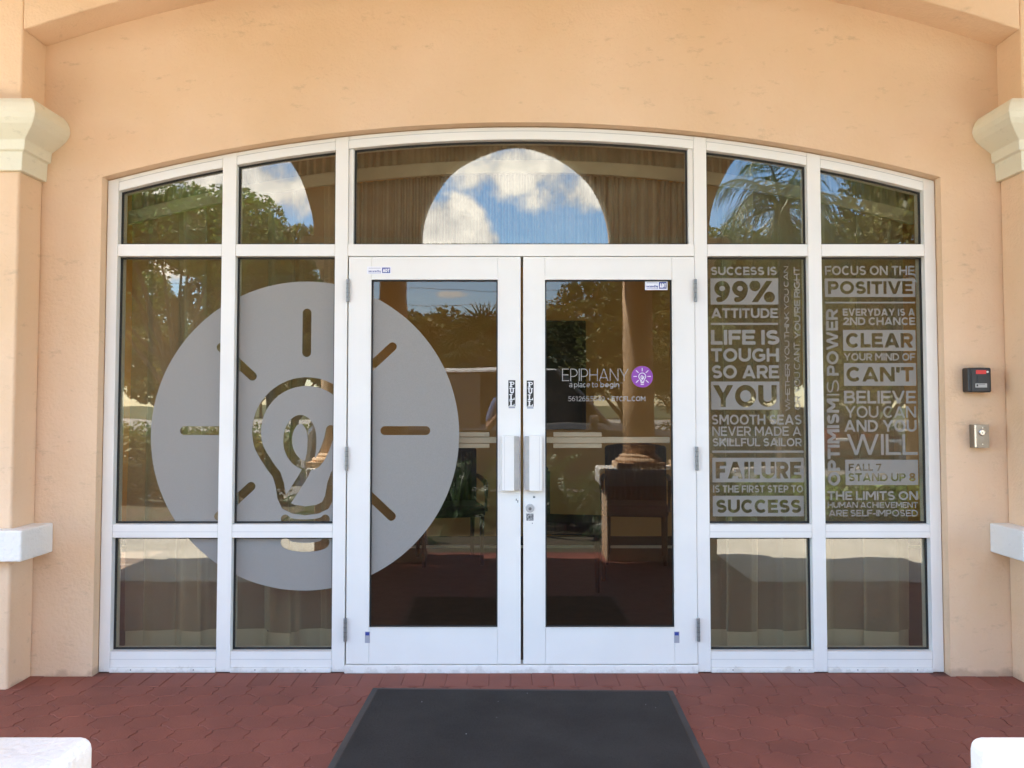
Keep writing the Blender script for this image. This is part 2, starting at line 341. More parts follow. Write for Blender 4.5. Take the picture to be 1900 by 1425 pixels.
def copy_tree(root, loc, label, scale=None, rz=None):
    c = root.copy(); COL.objects.link(c); c.location = loc; c['label'] = label
    if scale: c.scale = (scale,) * 3
    if rz is not None: c.rotation_euler = (0, 0, rz)
    for ch in list(root.children):
        d = ch.copy(); COL.objects.link(d); d.parent = c
        for g in list(ch.children):
            e = g.copy(); COL.objects.link(e); e.parent = d
    return c

# ------------------------------------------------------------------ stroke lettering as signed distance -> flat film mesh
def arc(cx, cy, rx, ry, a0, a1, n=16):
    return [(cx + rx * math.cos(R(a0 + (a1 - a0) * i / n)), cy + ry * math.sin(R(a0 + (a1 - a0) * i / n))) for i in range(n + 1)]
WID = dict(A=.86, B=.70, C=.76, D=.78, E=.63, F=.60, G=.82, H=.76, I=0, K=.76, L=.56, M=.90, N=.78, O=.87, P=.66, R=.70, S=.65, T=.66, U=.76, V=.82, W=1.22, Y=.80)
WID.update({'%': 1.05, "'": 0, ',': 0, '-': .36, '.': 0, '1': .36, '2': .62, '4': .70, '5': .64, '6': .66, '7': .62, '8': .66, '9': .68, '*': .22,
            'a': .52, 'p': .56, 'l': 0, 'c': .50, 'e': .55, 't': .36, 'o': .56, 'b': .56, 'g': .56, 'i': 0, 'n': .52, 's': .44, 'u': .52, 'r': .32, 'd': .56, 'y': .52})
def glyph(ch, w, t):
    h = t / 2; g = []; s = lambda *p: g.append(list(p))
    xd = h * 1.08
    if ch == 'I': s((h, 0), (h, 1))
    elif ch == 'L': s((h, 0), (h, 1)); s((0, h), (w, h))
    elif ch == 'E': s((h, 0), (h, 1)); s((0, h), (w, h)); s((0, 1 - h), (w * .98, 1 - h)); s((0, .5), (w * .9, .5))
    elif ch == 'F': s((h, 0), (h, 1)); s((0, 1 - h), (w, 1 - h)); s((0, .47), (w * .9, .47))
    elif ch == 'H': s((h, 0), (h, 1)); s((w - h, 0), (w - h, 1)); s((h, .5), (w - h, .5))
    elif ch == 'T': s((w / 2, 0), (w / 2, 1)); s((0, 1 - h), (w, 1 - h))
    elif ch == 'O': s(*arc(w / 2, .5, w / 2 - h, .5 - h + .01, 0, 360, 40))
    elif ch == 'C': s(*arc(w * .53, .5, w * .53 - h, .5 - h + .01, 48, 312, 30))
    elif ch == 'G': s(*arc(w * .52, .5, w * .52 - h, .5 - h + .01, 50, 318, 30)); s((w - h, .47), (w - h, .16)); s((w * .55, .47), (w, .47))
    elif ch == 'D': r = min(.5, w * .62); s((h, 0), (h, 1)); s(*([(0, 1 - h), (w - r, 1 - h)] + arc(w - r, .5, r - h, .5 - h, 90, -90, 20) + [(w - r, h), (0, h)]))
    elif ch in 'PR':
        lo = .34; r = (1 - lo) / 2; cx = w - r if w > r * 1.4 else w * .4
        s((h, 0), (h, 1)); s(*([(0, 1 - h), (cx, 1 - h)] + arc(cx, lo + r, w - cx - h, r - h, 90, -90, 14) + [(cx, lo + h), (0, lo + h)]))
        if ch == 'R': s((w * .48, lo + h), (w - xd, 0), (w - xd + (w * .52 - xd) * .5 / 1, -(lo + h) * .5))
    elif ch == 'B':
        r1 = .26; r2 = .28
        s((h, 0), (h, 1)); cx = w - .33
        s(*([(0, 1 - h), (cx - .02, 1 - h)] + arc(cx - .02, .75 - h * .25, w - cx - h - .03, .25 - h * .75, 90, -90, 12) + [(cx, .5 + h * .0), (0, .5)]))
        s(*([(0, .5), (cx, .5)] + arc(cx, .25 + h * .5, w - cx - h, .25 - h * .5, 90, -90, 12) + [(cx, h), (0, h)]))
    elif ch == 'S':
        ry = (.5 - h) / 2; rx = w / 2 - h
        s(*(arc(w / 2, .5 + ry, rx * .94, ry, 38, 255, 18) + arc(w / 2, .5 - ry, rx, ry, 75, -142, 18)))
    elif ch == 'U': s(*([(h, 1.0), (h, .38)] + arc(w / 2, .38, w / 2 - h, .38 - h, 180, 360, 18) + [(w - h, 1.0)]))
    elif ch == 'A': e = .3 * (w / 2 - xd); s((xd - e, -.3), (w / 2, 1), (w / 2 + e * .6, 1.2)); s((w - xd + e, -.3), (w / 2, 1), (w / 2 - e * .6, 1.2)); s((w * .2, .27), (w * .8, .27))
    elif ch == 'V': e = .3 * (w / 2 - xd); s((xd - e, 1.3), (w / 2, 0), (w / 2 + e * .6, -.2)); s((w - xd + e, 1.3), (w / 2, 0), (w / 2 - e * .6, -.2))
    elif ch == 'W':
        a = [(xd, 1), (w * .29, 0), (w / 2, 1), (w * .71, 0), (w - xd, 1)]
        for p, q in zip(a[:-1], a[1:]): dx = (q[0] - p[0]) * .15; dy = (q[1] - p[1]) * .15; s((p[0] - dx, p[1] - dy), (q[0] + dx, q[1] + dy))
    elif ch == 'M': s((h, 0), (h, 1)); s((w - h, 0), (w - h, 1)); s((xd - .1 * w, 1.2), (w / 2, .28 + h * .5)); s((w - xd + .1 * w, 1.2), (w / 2, .28 + h * .5))
    elif ch == 'N': dx = (w - 2 * xd) * .2; s((h, 0), (h, 1)); s((w - h, 0), (w - h, 1)); s((xd - dx * .0, 1), (w - xd, 0))
    elif ch == 'K': s((h, 0), (h, 1)); s((h, .30), (w - xd, 1), (w - xd + .1, 1.11)); s((w * .36, .58), (w - xd, 0), (w - xd + .12, -.12))
    elif ch == 'Y': s((w / 2, 0), (w / 2, .42)); s((xd - .1, 1.16), (w / 2, .40)); s((w - xd + .1, 1.16), (w / 2, .40))
    elif ch == '%':
        r = .235; s(*arc(r, 1 - r, r - h * .8, r - h * .8, 0, 360, 24)); s(*arc(w - r, r, r - h * .8, r - h * .8, 0, 360, 24)); s((w * .12, -.13), (w * .88, 1.13))
    elif ch == "'": s((h, .62), (h * 1.15, 1))
    elif ch == ',': s((h * 1.2, h * 1.6), (h * .6, -.14))
    elif ch == '.': s((h, 0), (h, t))
    elif ch == '*': s((h, .5 - h), (h, .5 + h))
    elif ch == '-': s((0, .40), (w, .40))
    elif ch == '9' or ch == '6':
        r = w / 2; a = arc(r, 1 - r * .98, r - h, r * .98 - h, 0, 360, 28); b = arc(w * .30, 1 - r * .98, w * .70 - h, (1 - r * .98) - h, 0, -98, 16)
        if ch == '6': a = [(w - x, 1 - y) for x, y in a]; b = [(w - x, 1 - y) for x, y in b]
        g.append(a); g.append(b)
    elif ch == '8': s(*arc(w / 2, .745, w / 2 - h - .03, .255 - h * .9, 0, 360, 24)); s(*arc(w / 2, .275, w / 2 - h, .275 - h, 0, 360, 24))
    elif ch == '7': s((0, 1 - h), (w, 1 - h)); s((w - xd, 1 - h), (w * .33, -.05))
    elif ch == '2': s(*(arc(w / 2, .69, w / 2 - h, .31 - h, 160, -20, 16) + [(h * 1.2, h * 1.2)])); s((0, h), (w, h))
    elif ch == '5': s((w * .12 + h, .48), (w * .12 + h, 1)); s((w * .12, 1 - h), (w * .93, 1 - h)); s(*arc(w * .46, .33, w * .54 - h, .33 - h, 128, -145, 20))
    elif ch == '1': s((w - h, 0), (w - h, 1)); s((0, .86), (w - h, 1 - h))
    elif ch == '4': s((w * .74, 0), (w * .74, 1)); s((0, .26), (w, .26)); s((h, .26), (w * .74 - h * .3, 1 - h * .6))
    # lower case, x-height .72
    elif ch == 'a':
        s((w - h, 0), (w - h, .48)); s(*arc(w / 2, .50, w / 2 - h, .22 - h, 0, 150, 12)); s(*arc(w / 2, .21, w / 2 - h, .21 - h, 0, 360, 20))
    elif ch in 'bdgpoceq':
        x = .72; o = arc(w / 2, x / 2, w / 2 - h, x / 2 - h, 0, 360, 28)
        if ch in 'ce': s(*arc(w / 2, x / 2, w / 2 - h, x / 2 - h, 45 if ch == 'c' else 0, 318, 24))
        else: g.append(o)
        if ch == 'e': s((h, x / 2), (w, x / 2))
        if ch == 'b': s((h, 0), (h, 1))
        if ch == 'd': s((w - h, 0), (w - h, 1))
        if ch == 'p': s((h, -.26), (h, x))
        if ch == 'a': s((w - h, 0), (w - h, x))
        if ch == 'g': s(*([(w - h, x), (w - h, 0)] + arc(w / 2, 0, w / 2 - h, .26 - h, 0, -150, 12)))
    elif ch == 'l': s((h, 0), (h, 1))
    elif ch == 'i': s((h, 0), (h, .72)); s((h, .84), (h, 1))
    elif ch == 'n' or ch == 'u':
        x = .72; a = [[(h, 0), (h, x)], [(h, x - w / 2)] + arc(w / 2, x - w / 2 * .95, w / 2 - h, w / 2 * .95 - h, 180, 0, 14) + [(w - h, 0)]]
        if ch == 'u': a = [[(w - p, x - q) for p, q in k] for k in a]
        g.extend(a)
    elif ch == 'r': s((h, 0), (h, .72)); s(*arc(w, .42, w - h, .30 - h, 180, 95, 8))
    elif ch == 't': s((w * .4, .0 + h), (w * .4, .95)); s((0, .72 - h), (w, .72 - h)); s((w * .4 - h, h), (w, h))
    elif ch == 's': ry = (.36 - h) / 2; s(*(arc(w / 2, .36 + ry, w / 2 - h, ry, 30, 255, 10) + arc(w / 2, .36 - ry, w / 2 - h, ry, 75, -145, 10)))
    elif ch == 'y': s((0, .72), (w * .52, .0)); s((w, .72), (w * .38, -.26))
    return g
def sd_line(X, Y, pts, h, butt=True):
    D = np.full(X.shape, 1e9); n = len(pts)
    closed = abs(pts[0][0] - pts[-1][0]) + abs(pts[0][1] - pts[-1][1]) < 1e-6 and n > 3
    for i in range(n - 1):
        ax, ay = pts[i]; bx, by = pts[i + 1]; L_ = math.hypot(bx - ax, by - ay)
        if L_ < 1e-9: continue
        ux, uy = (bx - ax) / L_, (by - ay) / L_
        u = (X - ax) * ux + (Y - ay) * uy; v = np.abs(-(X - ax) * uy + (Y - ay) * ux)
        lo = np.minimum(u, 0); hi = np.maximum(u - L_, 0)
        dcap = np.sqrt(v * v + np.where(u < 0, lo, hi) ** 2) - h
        if butt and not closed:
            if i == 0: dcap = np.maximum(dcap, -u)
            if i == n - 2: dcap = np.maximum(dcap, u - L_)
            if i == 0 or i == n - 2: dcap = np.where((v <= h) & (u >= 0) & (u <= L_), v - h, dcap)
        D = np.minimum(D, dcap)
    return D
def text_sdf(segments, Wm, Hm, X, Y, x0=0, y0=0, gap=.095, space=.42):
    """segments: [(text, weight)], laid out to width Wm, cap height Hm with lower left corner at x0, y0 (metres)"""
    fixed = 0; flex = 0; seq = []
    for txt, wt in segments:
        for ch in txt:
            if ch == ' ': fixed += space - gap; seq.append((None, wt)); continue
            w = WID[ch]
            if w == 0: fixed += wt * (1 if ch != ',' else 1.2)
            else: flex += w
            fixed += gap; seq.append((ch, wt))
    fixed -= gap
    k = (Wm / Hm - fixed) / flex if flex else 1
    D = np.full(X.shape, 1e9); x = 0
    U = (X - x0) / Hm; V = (Y - y0) / Hm
    for ch, wt in seq:
        if ch is None: x += space - gap; continue
        w = WID[ch] * k if WID[ch] else wt * (1 if ch != ',' else 1.2)
        m = (U > x - .25) & (U < x + w + .25)
        cols = np.where(m.any(axis=0))[0]; rows = np.where(m.any(axis=1))[0]
        if len(cols) and len(rows):
            sl = (slice(None), slice(cols[0], cols[-1] + 1)); u = U[sl] - x; v = V[sl]
            d = np.full(u.shape, 1e9)
            for poly in glyph(ch, w, wt): d = np.minimum(d, sd_line(u, v, poly, wt / 2))
            if ch.isupper() or ch in '%7': d = np.maximum(d, np.maximum(-v - (.012 if ch in 'OCGSU' else 0), v - 1 - (.012 if ch in 'OCGS' else 0)))
            D[sl] = np.minimum(D[sl], d * Hm)
        x += w + gap
    return D
def sd_box(X, Y, x0, y0, x1, y1):
    return np.maximum(np.maximum(x0 - X, X - x1), np.maximum(y0 - Y, Y - y1))
def march(Fv, xs, ys):
    """polygons where Fv<0; full cells merged along rows"""
    ins = Fv < 0; full = ins[:-1, :-1] & ins[1:, :-1] & ins[:-1, 1:] & ins[1:, 1:]
    anyc = ins[:-1, :-1] | ins[1:, :-1] | ins[:-1, 1:] | ins[1:, 1:]
    V = []; Fc = []
    ny, nx = full.shape
    for j in range(ny):
        row = full[j]; i = 0
        idx = np.flatnonzero(np.diff(np.concatenate(([0], row.astype(np.int8), [0]))))
        for a, b in zip(idx[::2], idx[1::2]):
            o = len(V); V += [(xs[a], ys[j]), (xs[b], ys[j]), (xs[b], ys[j + 1]), (xs[a], ys[j + 1])]; Fc.append((o, o + 1, o + 2, o + 3))
    J, I = np.nonzero(anyc & ~full)
    for j, i in zip(J, I):
        c = [(xs[i], ys[j], Fv[j, i]), (xs[i + 1], ys[j], Fv[j, i + 1]), (xs[i + 1], ys[j + 1], Fv[j + 1, i + 1]), (xs[i], ys[j + 1], Fv[j + 1, i])]
        poly = []
        for k in range(4):
            p = c[k]; q = c[(k + 1) % 4]
            if p[2] < 0: poly.append((p[0], p[1]))
            if (p[2] < 0) != (q[2] < 0):
                t = p[2] / (p[2] - q[2]); poly.append((p[0] + (q[0] - p[0]) * t, p[1] + (q[1] - p[1]) * t))
        if len(poly) >= 3: o = len(V); V += poly; Fc.append(tuple(range(o, o + len(poly))))
    return V, Fc
def film_mesh(name, fn, box, Y, material, parent, cell=.002, rot=False, label=None):
    """fn(X,Z)->sdf over the box (x0,z0,x1,z1). rot: lettering that reads upwards, local x -> up, local y -> left"""
    x0, z0, x1, z1 = box; nx = max(4, int((x1 - x0) / cell) + 3); nz_ = max(4, int((z1 - z0) / cell) + 3)
    xs = np.linspace(x0 - cell, x1 + cell, nx); zs = np.linspace(z0 - cell, z1 + cell, nz_)
    X, Z = np.meshgrid(xs, zs); Fv = fn(X, Z)
    V, Fc = march(Fv, xs, zs)
    off = root_of(parent); me = bpy.data.meshes.new(name)
    if rot: vs = [(rot[0] - b - off[0], Y - off[1], rot[1] + a - off[2]) for a, b in V]
    else: vs = [(a - off[0], Y - off[1], b - off[2]) for a, b in V]
    me.from_pydata(vs, [], Fc); me.materials.append(M[material]); me.update()
    # face the street
    if len(me.polygons) and me.polygons[0].normal.y > 0: me.flip_normals()
    o = bpy.data.objects.new(name, me); COL.objects.link(o); o.parent = parent
    if label: o['label'] = label
    return o

# ------------------------------------------------------------------ ground outside
gm = MB(); gm.add([(-600, 60, -.16), (600, 60, -.16), (600, -900, -.16), (-600, -900, -.16)], [(0, 1, 2, 3)])
structure(gm.build('ground', 'grass_soil'))
a_ = MB(); a_.box(-40, 40, -21, -8.42, -.2, -.13); structure(a_.build('asphalt', 'asphalt'))
w_ = MB(); w_.box(-40, -1.8, -5.0, -2.202, -.2, -.004); w_.box(1.88, 40, -5.0, -2.202, -.2, -.004); structure(w_.build('pavement', 'concrete', bevel=.01))
k_ = MB(); k_.box(-40, 40, -8.42, -8.28, -.2, -.004); structure(k_.build('kerb', 'concrete', bevel=.015))
k2 = MB(); k2.box(-40, 40, -21.15, -21.002, -.2, .0); structure(k2.build('far_kerb', 'concrete', bevel=.015))
r_ = MB(); r_.box(-300, 300, -84, -44, -.16, -.12); structure(r_.build('road', 'pale_road'))
mu = MB(); mu.box(-40, 40, -8.278, -5.002, -.2, -.03); mu.box(-1.796, 1.876, -5.001, -3.602, -.2, -.03); structure(mu.build('planting_bed', 'mulch'))
pm = MB()
for i in range(-6, 7): pm.box(i * 2.75 + 3.9 - .05, i * 2.75 + 3.9 + .05, -20.8, -15.6, -.13, -.126)
structure(pm.build('parking_markings', 'road_paint'))

# ------------------------------------------------------------------ porch floor: red pavers
def floor_root():
    bed = MB(); bed.box(-4.9, 4.9, -2.2, .02, -.15, -.0040); bed.box(-1.798, 1.878, -3.60, -2.2001, -.15, -.006)
    return structure(bed.build('porch_floor', 'joint_red'))
fl = floor_root()
BW = .107
def brick_mesh(w, d, h, nm, bev=.004, ch=.003):
    x0, x1, y0, y1 = -w / 2, w / 2, -d / 2, d / 2
    v = [(x0, y0, -.006), (x1, y0, -.006), (x1, y1, -.006), (x0, y1, -.006), (x0, y0, h - ch), (x1, y0, h - ch), (x1, y1, h - ch), (x0, y1, h - ch),
         (x0 + bev, y0 + bev, h), (x1 - bev, y0 + bev, h), (x1 - bev, y1 - bev, h), (x0 + bev, y1 - bev, h)]
    f = [(8, 9, 10, 11)]
    for i in range(4): k = (i + 1) % 4; f += [(i, k, 4 + k, 4 + i), (4 + i, 4 + k, 8 + k, 8 + i)]
    me = bpy.data.meshes.new(nm); me.from_pydata(v, [], f); me.materials.append(M['paver_red']); me.update(); return me
bmesh_sold = brick_mesh(BW - .0018, .208, 0, 'edge_brick')
def place_mesh(me, name, x, y, z, parent, rz=0, tilt=.0):
    o = bpy.data.objects.new(name, me); COL.objects.link(o); o.parent = parent; o.location = (x, y, z)
    o.rotation_euler = (random.uniform(-tilt, tilt), random.uniform(-tilt, tilt), rz); return o
x = -2.95
while x < 3.05:
    y0 = -.115 if abs(x - XC) < 2.12 else -.178
    place_mesh(bmesh_sold, 'edge_brick', x, -.118 if abs(x - XC) < 2.13 else -.168, random.uniform(-.0012, .0008), fl, random.uniform(-.01, .01), .004); x += BW
PIT = .158
def hexmesh():
    r = PIT / math.sqrt(3); cor = [(r * math.sin(R(60 * i)), r * math.cos(R(60 * i))) for i in range(6)]
    ring = []
    for i in range(6):
        a = cor[i]; b = cor[(i + 1) % 6]; dx, dy = b[0] - a[0], b[1] - a[1]; l = math.hypot(dx, dy); nx, ny = -dy / l, dx / l
        for k in range(4):
            t = k / 4; off = .0065 * math.sin(2 * math.pi * t); ring.append((a[0] + dx * t + nx * off, a[1] + dy * t + ny * off))
    n = len(ring); v = []
    for s, z in ((.984, -.006), (.981, -.0020), (.955, 0)): v += [(p[0] * s, p[1] * s, z) for p in ring]
    f = [tuple(range(2 * n, 3 * n))[::-1]]
    for j in range(2):
        for i in range(n): k = (i + 1) % n; f.append((j * n + i, (j + 1) * n + i, (j + 1) * n + k, j * n + k))
    me = bpy.data.meshes.new('paver'); me.from_pydata(v, [], f); me.materials.append(M['paver_red'])
    bm = bmesh.new(); bm.from_mesh(me); bmesh.ops.recalc_face_normals(bm, faces=bm.faces); bm.to_mesh(me); bm.free()
    if me.polygons[0].normal.z < 0: me.flip_normals()
    return me, v, f
hme, hv_, hf_ = hexmesh()
spots = []; ROWH = PIT * math.sqrt(3) / 2; rr = 0; y = -.235 - PIT * .33
while y > -3.52:
    x = -4.5 + (PIT / 2 if rr % 2 else 0)
    while x < 4.6:
        if y > -2.12 or abs(x - .04) < 1.76: spots.append((x, y))
        x += PIT
    y -= ROWH; rr += 1
def vis(p):
    d = p[1] - CAMY; return d > .3 and abs(p[0] / d) < .62 and (CAMZ / d) * F_PX + 751 < 1450
seen = [p for p in spots if vis(p)]; seen.sort(key=lambda p: -p[1] if False else abs(p[0]))
single = set(seen[:300])
rest = MB()
for p in spots:
    if abs(p[0] - XC) > 2.42 and p[1] > -.29: pass
    if p in single: place_mesh(hme, 'paver', p[0], p[1], random.uniform(-.0013, .0008), fl, random.uniform(-.012, .012), .005)
    else:
        z = random.uniform(-.0013, .0008); rest.add([(a + p[0], b + p[1], c + z) for a, b, c in hv_], hf_)
rest.build('paver_field', 'paver_red', fl, kind='stuff')

# ------------------------------------------------------------------ door mat
MT = R(-1.5)
mt = thing('door_mat', 'black ribbed rubber-edged doormat on the red pavers before the doors', 'doormat', (.03, -.97, 0))
def rect_mb(x0, x1, y0, y1, z0, z1): m_ = MB(); m_.box(x0, x1, y0, y1, z0, z1); return m_
def rot_build(mb, name, mt_, parent, ang, **kw):
    cx, cyy, _ = root_of(parent); c, s = math.cos(ang), math.sin(ang)
    mb.v = [(cx + (a - cx) * c - (b - cyy) * s, cyy + (a - cx) * s + (b - cyy) * c, z) for a, b, z in mb.v]
    return mb.build(name, mt_, parent, **kw)
mx0, mx1, my0, my1 = -.69, .752, -1.70, -.282
rot_build(rect_mb(mx0, mx1, my0, my1, .001, .006), 'rubber_backing', 'mat_rubber', mt, MT, bevel=.002)
rot_build(rect_mb(mx0 + .028, mx1 - .028, my0 + .028, my1 - .028, .006, .0095), 'carpet_pile', 'mat_pile', mt, MT, bevel=.0015)
ribs = MB(); yy = my0 + .034
while yy < my1 - .034: ribs.box(mx0 + .034, mx1 - .034, yy, yy + .004, .0095, .0112); yy += .0085
rot_build(ribs, 'pile_rib', 'mat_pile', mt, MT, kind='stuff')
mk = MB()
for i in range(7):
    a, b = random.uniform(mx0 + .04, mx1 - .04), random.uniform(my0 + .4, my1 - .04); s_ = random.uniform(.0012, .0028); mk.box(a, a + s_ * random.uniform(.6, 1.6), b, b + s_, .0112, .013)
rot_build(mk, 'lint_speck', 'silver_label', mt, MT, kind='stuff')

# ------------------------------------------------------------------ facade walls
WF = -.06; PF = -.27; WB = .20
z_edge = ZP(335, 0); z_mid = ZP(235, 0); half = 2.168
sag = z_mid - z_edge; RR = (half * half + sag * sag) / (2 * sag); zc0 = z_mid - RR
def ring_z(x, off=0.0): return zc0 + math.sqrt(max((RR + off) ** 2 - (x - XC) ** 2, 0))
OX0, OX1 = XC - half - .004, XC + half + .004
CEIL = 4.35
w = thing('entrance_wall', 'peach stucco wall with a shallow arched opening around the glass entrance', 'wall', (XC, .07, 0))
wl = MB()
wl.box(-7, OX0, WF, WB, -.05, CEIL + .6); wl.box(OX1, 7, WF, WB, -.05, CEIL + .6)
me_ = MB(); me_.strip(frange(OX0, OX1, 49), lambda x: ring_z(x, .004), lambda x: CEIL + .6, WF, WB)
wl.v += me_.v[:0]
o = len(wl.v); wl.add(me_.v, me_.f)
wl.build('stucco_face', 'peach_stucco', w)
# arched outer layer above the pilasters
RA = 7.6; ha = 2.479; zs_ = 3.235; zca = zs_ - math.sqrt(RA * RA - ha * ha)
aw = MB(); xs = frange(XC - ha, XC + ha, 41)
aw.strip([-7, XC - ha - .0001], lambda x: 2.852, lambda x: CEIL, PF, WF + .01)
aw.strip(xs, lambda x: zca + math.sqrt(RA * RA - (x - XC) ** 2), lambda x: CEIL, PF, WF + .01)
aw.strip([XC + ha + .0001, 7], lambda x: 2.852, lambda x: CEIL, PF, WF + .01)
tag(aw.build('arched_wall_band', 'peach_stucco', bevel=.008), 'peach stucco arched band projecting above the two pilasters', 'wall')
# pilasters
def pilaster(side):
    s = side; xi = XC + s * ha
    wid = 1.15
    t = thing('pilaster', 'peach pilaster with cream capital %s' % ('left of the windows' if s < 0 else 'right of the windows beside the black keypad'), 'pilaster', (xi + s * wid / 2, WF, 0), 'pilasters flanking the entrance')
    b = MB(); b.box(xi, xi + s * wid, PF, WF, -.05, 2.525); b.build('shaft', 'peach_stucco', t, bevel=.012, seg=3)
    b = MB(); b.box(xi - s * .02, xi + s * (wid + .02), PF - .012, WF, -.05, .615); 
    # capital: rectangular rings swept by profile (z, overhang)
    prof = [(2.507, .024), (2.600, .028), (2.606, .046), (2.655, .050), (2.664, .062), (2.69, .098), (2.715, .128), (2.74, .146), (2.765, .152), (2.79, .148), (2.815, .136), (2.838, .116), (2.842, .108)]
    c = MB(); v = []; f = []
    for z, o_ in [(z_ + .014, q * .92) for z_, q in prof]: v += [(xi - s * o_, WF, z), (xi - s * o_, PF - o_ * .9, z), (xi + s * (wid + o_), PF - o_ * .9, z), (xi + s * (wid + o_), WF, z)]
    n = len(prof)
    for j in range(n - 1):
        for i in range(4): k = (i + 1) % 4; f.append((j * 4 + i, j * 4 + k, (j + 1) * 4 + k, (j + 1) * 4 + i))
    f.append((0, 1, 2, 3)); f.append(tuple(4 * (n - 1) + i for i in range(4))); c.add(v, f)
    c.build('capital', 'cream_stucco', t, bevel=.006, seg=3)
    r = MB(); r.box(xi - s * .095, xi + s * (wid + .07), PF - .078, WF, .622, .770); r.build('stucco_block', 'white_stucco', t, bevel=.008, seg=3)
    return t
pilaster(-1); pilaster(1)

# ------------------------------------------------------------------ storefront window frame
fr = thing('entrance_window', 'white aluminium arched window wall with tinted panes around the doors', 'window', (XC, .05, 0))
FD = .11     # frame depth
GY = .046    # front face of glass
X = [XP(px, 985, 0) for px in (185, 208, 404, 430, 617, 641, 1293, 1317, 1507, 1532, 1726, 1743)]
X[0] = XC - half; X[11] = XC + half
zt1, zt0 = ZP(453, 0), ZP(475, 0); zb1, zb0 = ZP(973, 0), ZP(998, 0); zs1, zs0 = ZP(1209, 0), .0012
RT = .067    # head thickness
names = ['jamb', 'mullion', 'mullion', 'mullion', 'mullion', 'jamb']
for i in range(6):
    a, b = X[2 * i], X[2 * i + 1]
    m_ = MB(); m_.strip([a, b], lambda x: zs0, lambda x: ring_z(x, -.002), 0, FD); m_.build(names[i], 'white_aluminium', fr, bevel=.0018)
bays = [(X[1], X[2]), (X[3], X[4]), (X[5], X[6]), (X[7], X[8]), (X[9], X[10])]
e = .0012
for i, (a, b) in enumerate(bays):
    m_ = MB(); m_.strip(frange(a + e, b - e, 21), lambda x: ring_z(x, -RT), lambda x: ring_z(x, -.002), .0015, FD); m_.build('arched_head', 'white_aluminium', fr, bevel=.0015)
    g_ = MB(); g_.strip(frange(a + e, b - e, 21), lambda x: ring_z(x, -.0235), lambda x: ring_z(x, -.0215), -.0002, .003); g_.build('frame_seam', 'aluminium_groove', fr)
    m_ = MB(); m_.box(a + e, b - e, .0015, FD, zt0, zt1); m_.build('transom_bar', 'white_aluminium', fr, bevel=.0015)
    if i != 2:
        m_ = MB(); m_.box(a + e, b - e, .0015, FD, zb0, zb1); m_.build('cross_bar', 'white_aluminium', fr, bevel=.0015)
        g_ = MB(); g_.box(a + e, b - e, 0.0003, .003, zb0 + .030, zb0 + .0315); g_.build('frame_seam', 'aluminium_groove', fr)
        m_ = MB(); m_.box(a + e, b - e, .0015, FD, zs0 + .022, zs1); m_.build('sill', 'white_aluminium', fr, bevel=.0015)
        m_ = MB(); m_.box(a + e, b - e, -.006, FD, zs0 - .002, zs0 + .021); m_.build('sill_base', 'white_aluminium', fr, bevel=.0015)
        g_ = MB(); g_.box(a + e, b - e, .0003, .003, zs1 - .040, zs1 - .0385); g_.build('frame_seam', 'aluminium_groove', fr)
        for sx_ in (.25, .8):
            g_ = MB(); xx = a + (b - a) * sx_ + random.uniform(-.03, .03); g_.lathe([(.0028, -.0075), (.0028, -.006)], xx, zs0 + .012, 10, axis='y'); g_.build('screw_hole', 'black_gasket', fr)
# inner trim of the transom above the doors
ta, tb = bays[2]
for s0, s1 in ((ta + e, ta + .026), (tb - .026, tb - e)):
    m_ = MB(); m_.strip([s0, s1], lambda x: zt1 + e, lambda x: ring_z(x, -RT - .001), .012, FD); m_.build('glazing_trim', 'white_aluminium', fr, bevel=.0015)
def pane(x0, x1, z0, ztop, label=None, gname='tinted_glass', y=GY, parent=None, gk=.010, nx=17):
    """ztop: function; glass sheet with rubber gasket round its edge"""
    parent = parent or fr
    m_ = MB(); m_.strip(frange(x0, x1, nx), lambda x: z0, ztop, y, y + .006); p = m_.build('glass_pane', gname, parent, label=label)
    g_ = MB(); y0, y1 = y - .007, y - .0003
    g_.strip([x0, x0 + gk], lambda x: z0, ztop, y0, y1); g_.strip([x1 - gk, x1], lambda x: z0, ztop, y0, y1)
    xs_ = frange(x0 + gk + .0002, x1 - gk - .0002, nx)
    g_.strip(xs_, lambda x: z0, lambda x: z0 + gk, y0, y1); g_.strip(xs_, lambda x: ztop(x) - gk, ztop, y0, y1)
    g_.build('rubber_gasket', 'black_gasket', p)
    return p
arch_top = lambda x: ring_z(x, -RT - .0005)
PN = {}
for i, (a, b) in enumerate(bays):
    if i == 2: a, b = a + .026, b - .026
    PN['t%d' % i] = pane(a + .0005, b - .0005, zt1 + .0005, arch_top, label='arched tinted pane %s' % ['at the far left top', 'over the disc logo', 'above the two doors', 'over the lettering beside the right door', 'at the far right top'][i])
    if i != 2:
        PN['m%d' % i] = pane(a + .0005, b - .0005, zb1 + .0005, lambda x: zt0 - .0005, nx=2, label=['tall tinted pane with the left edge of the grey disc', 'tall tinted pane with the lightbulb logo', '', 'tall tinted pane with lettering beside the right door', 'tall tinted pane with lettering next to the keypad wall'][i])
        PN['b%d' % i] = pane(a + .0005, b - .0005, zs1 + .0005, lambda x: zb0 - .0005, nx=2)

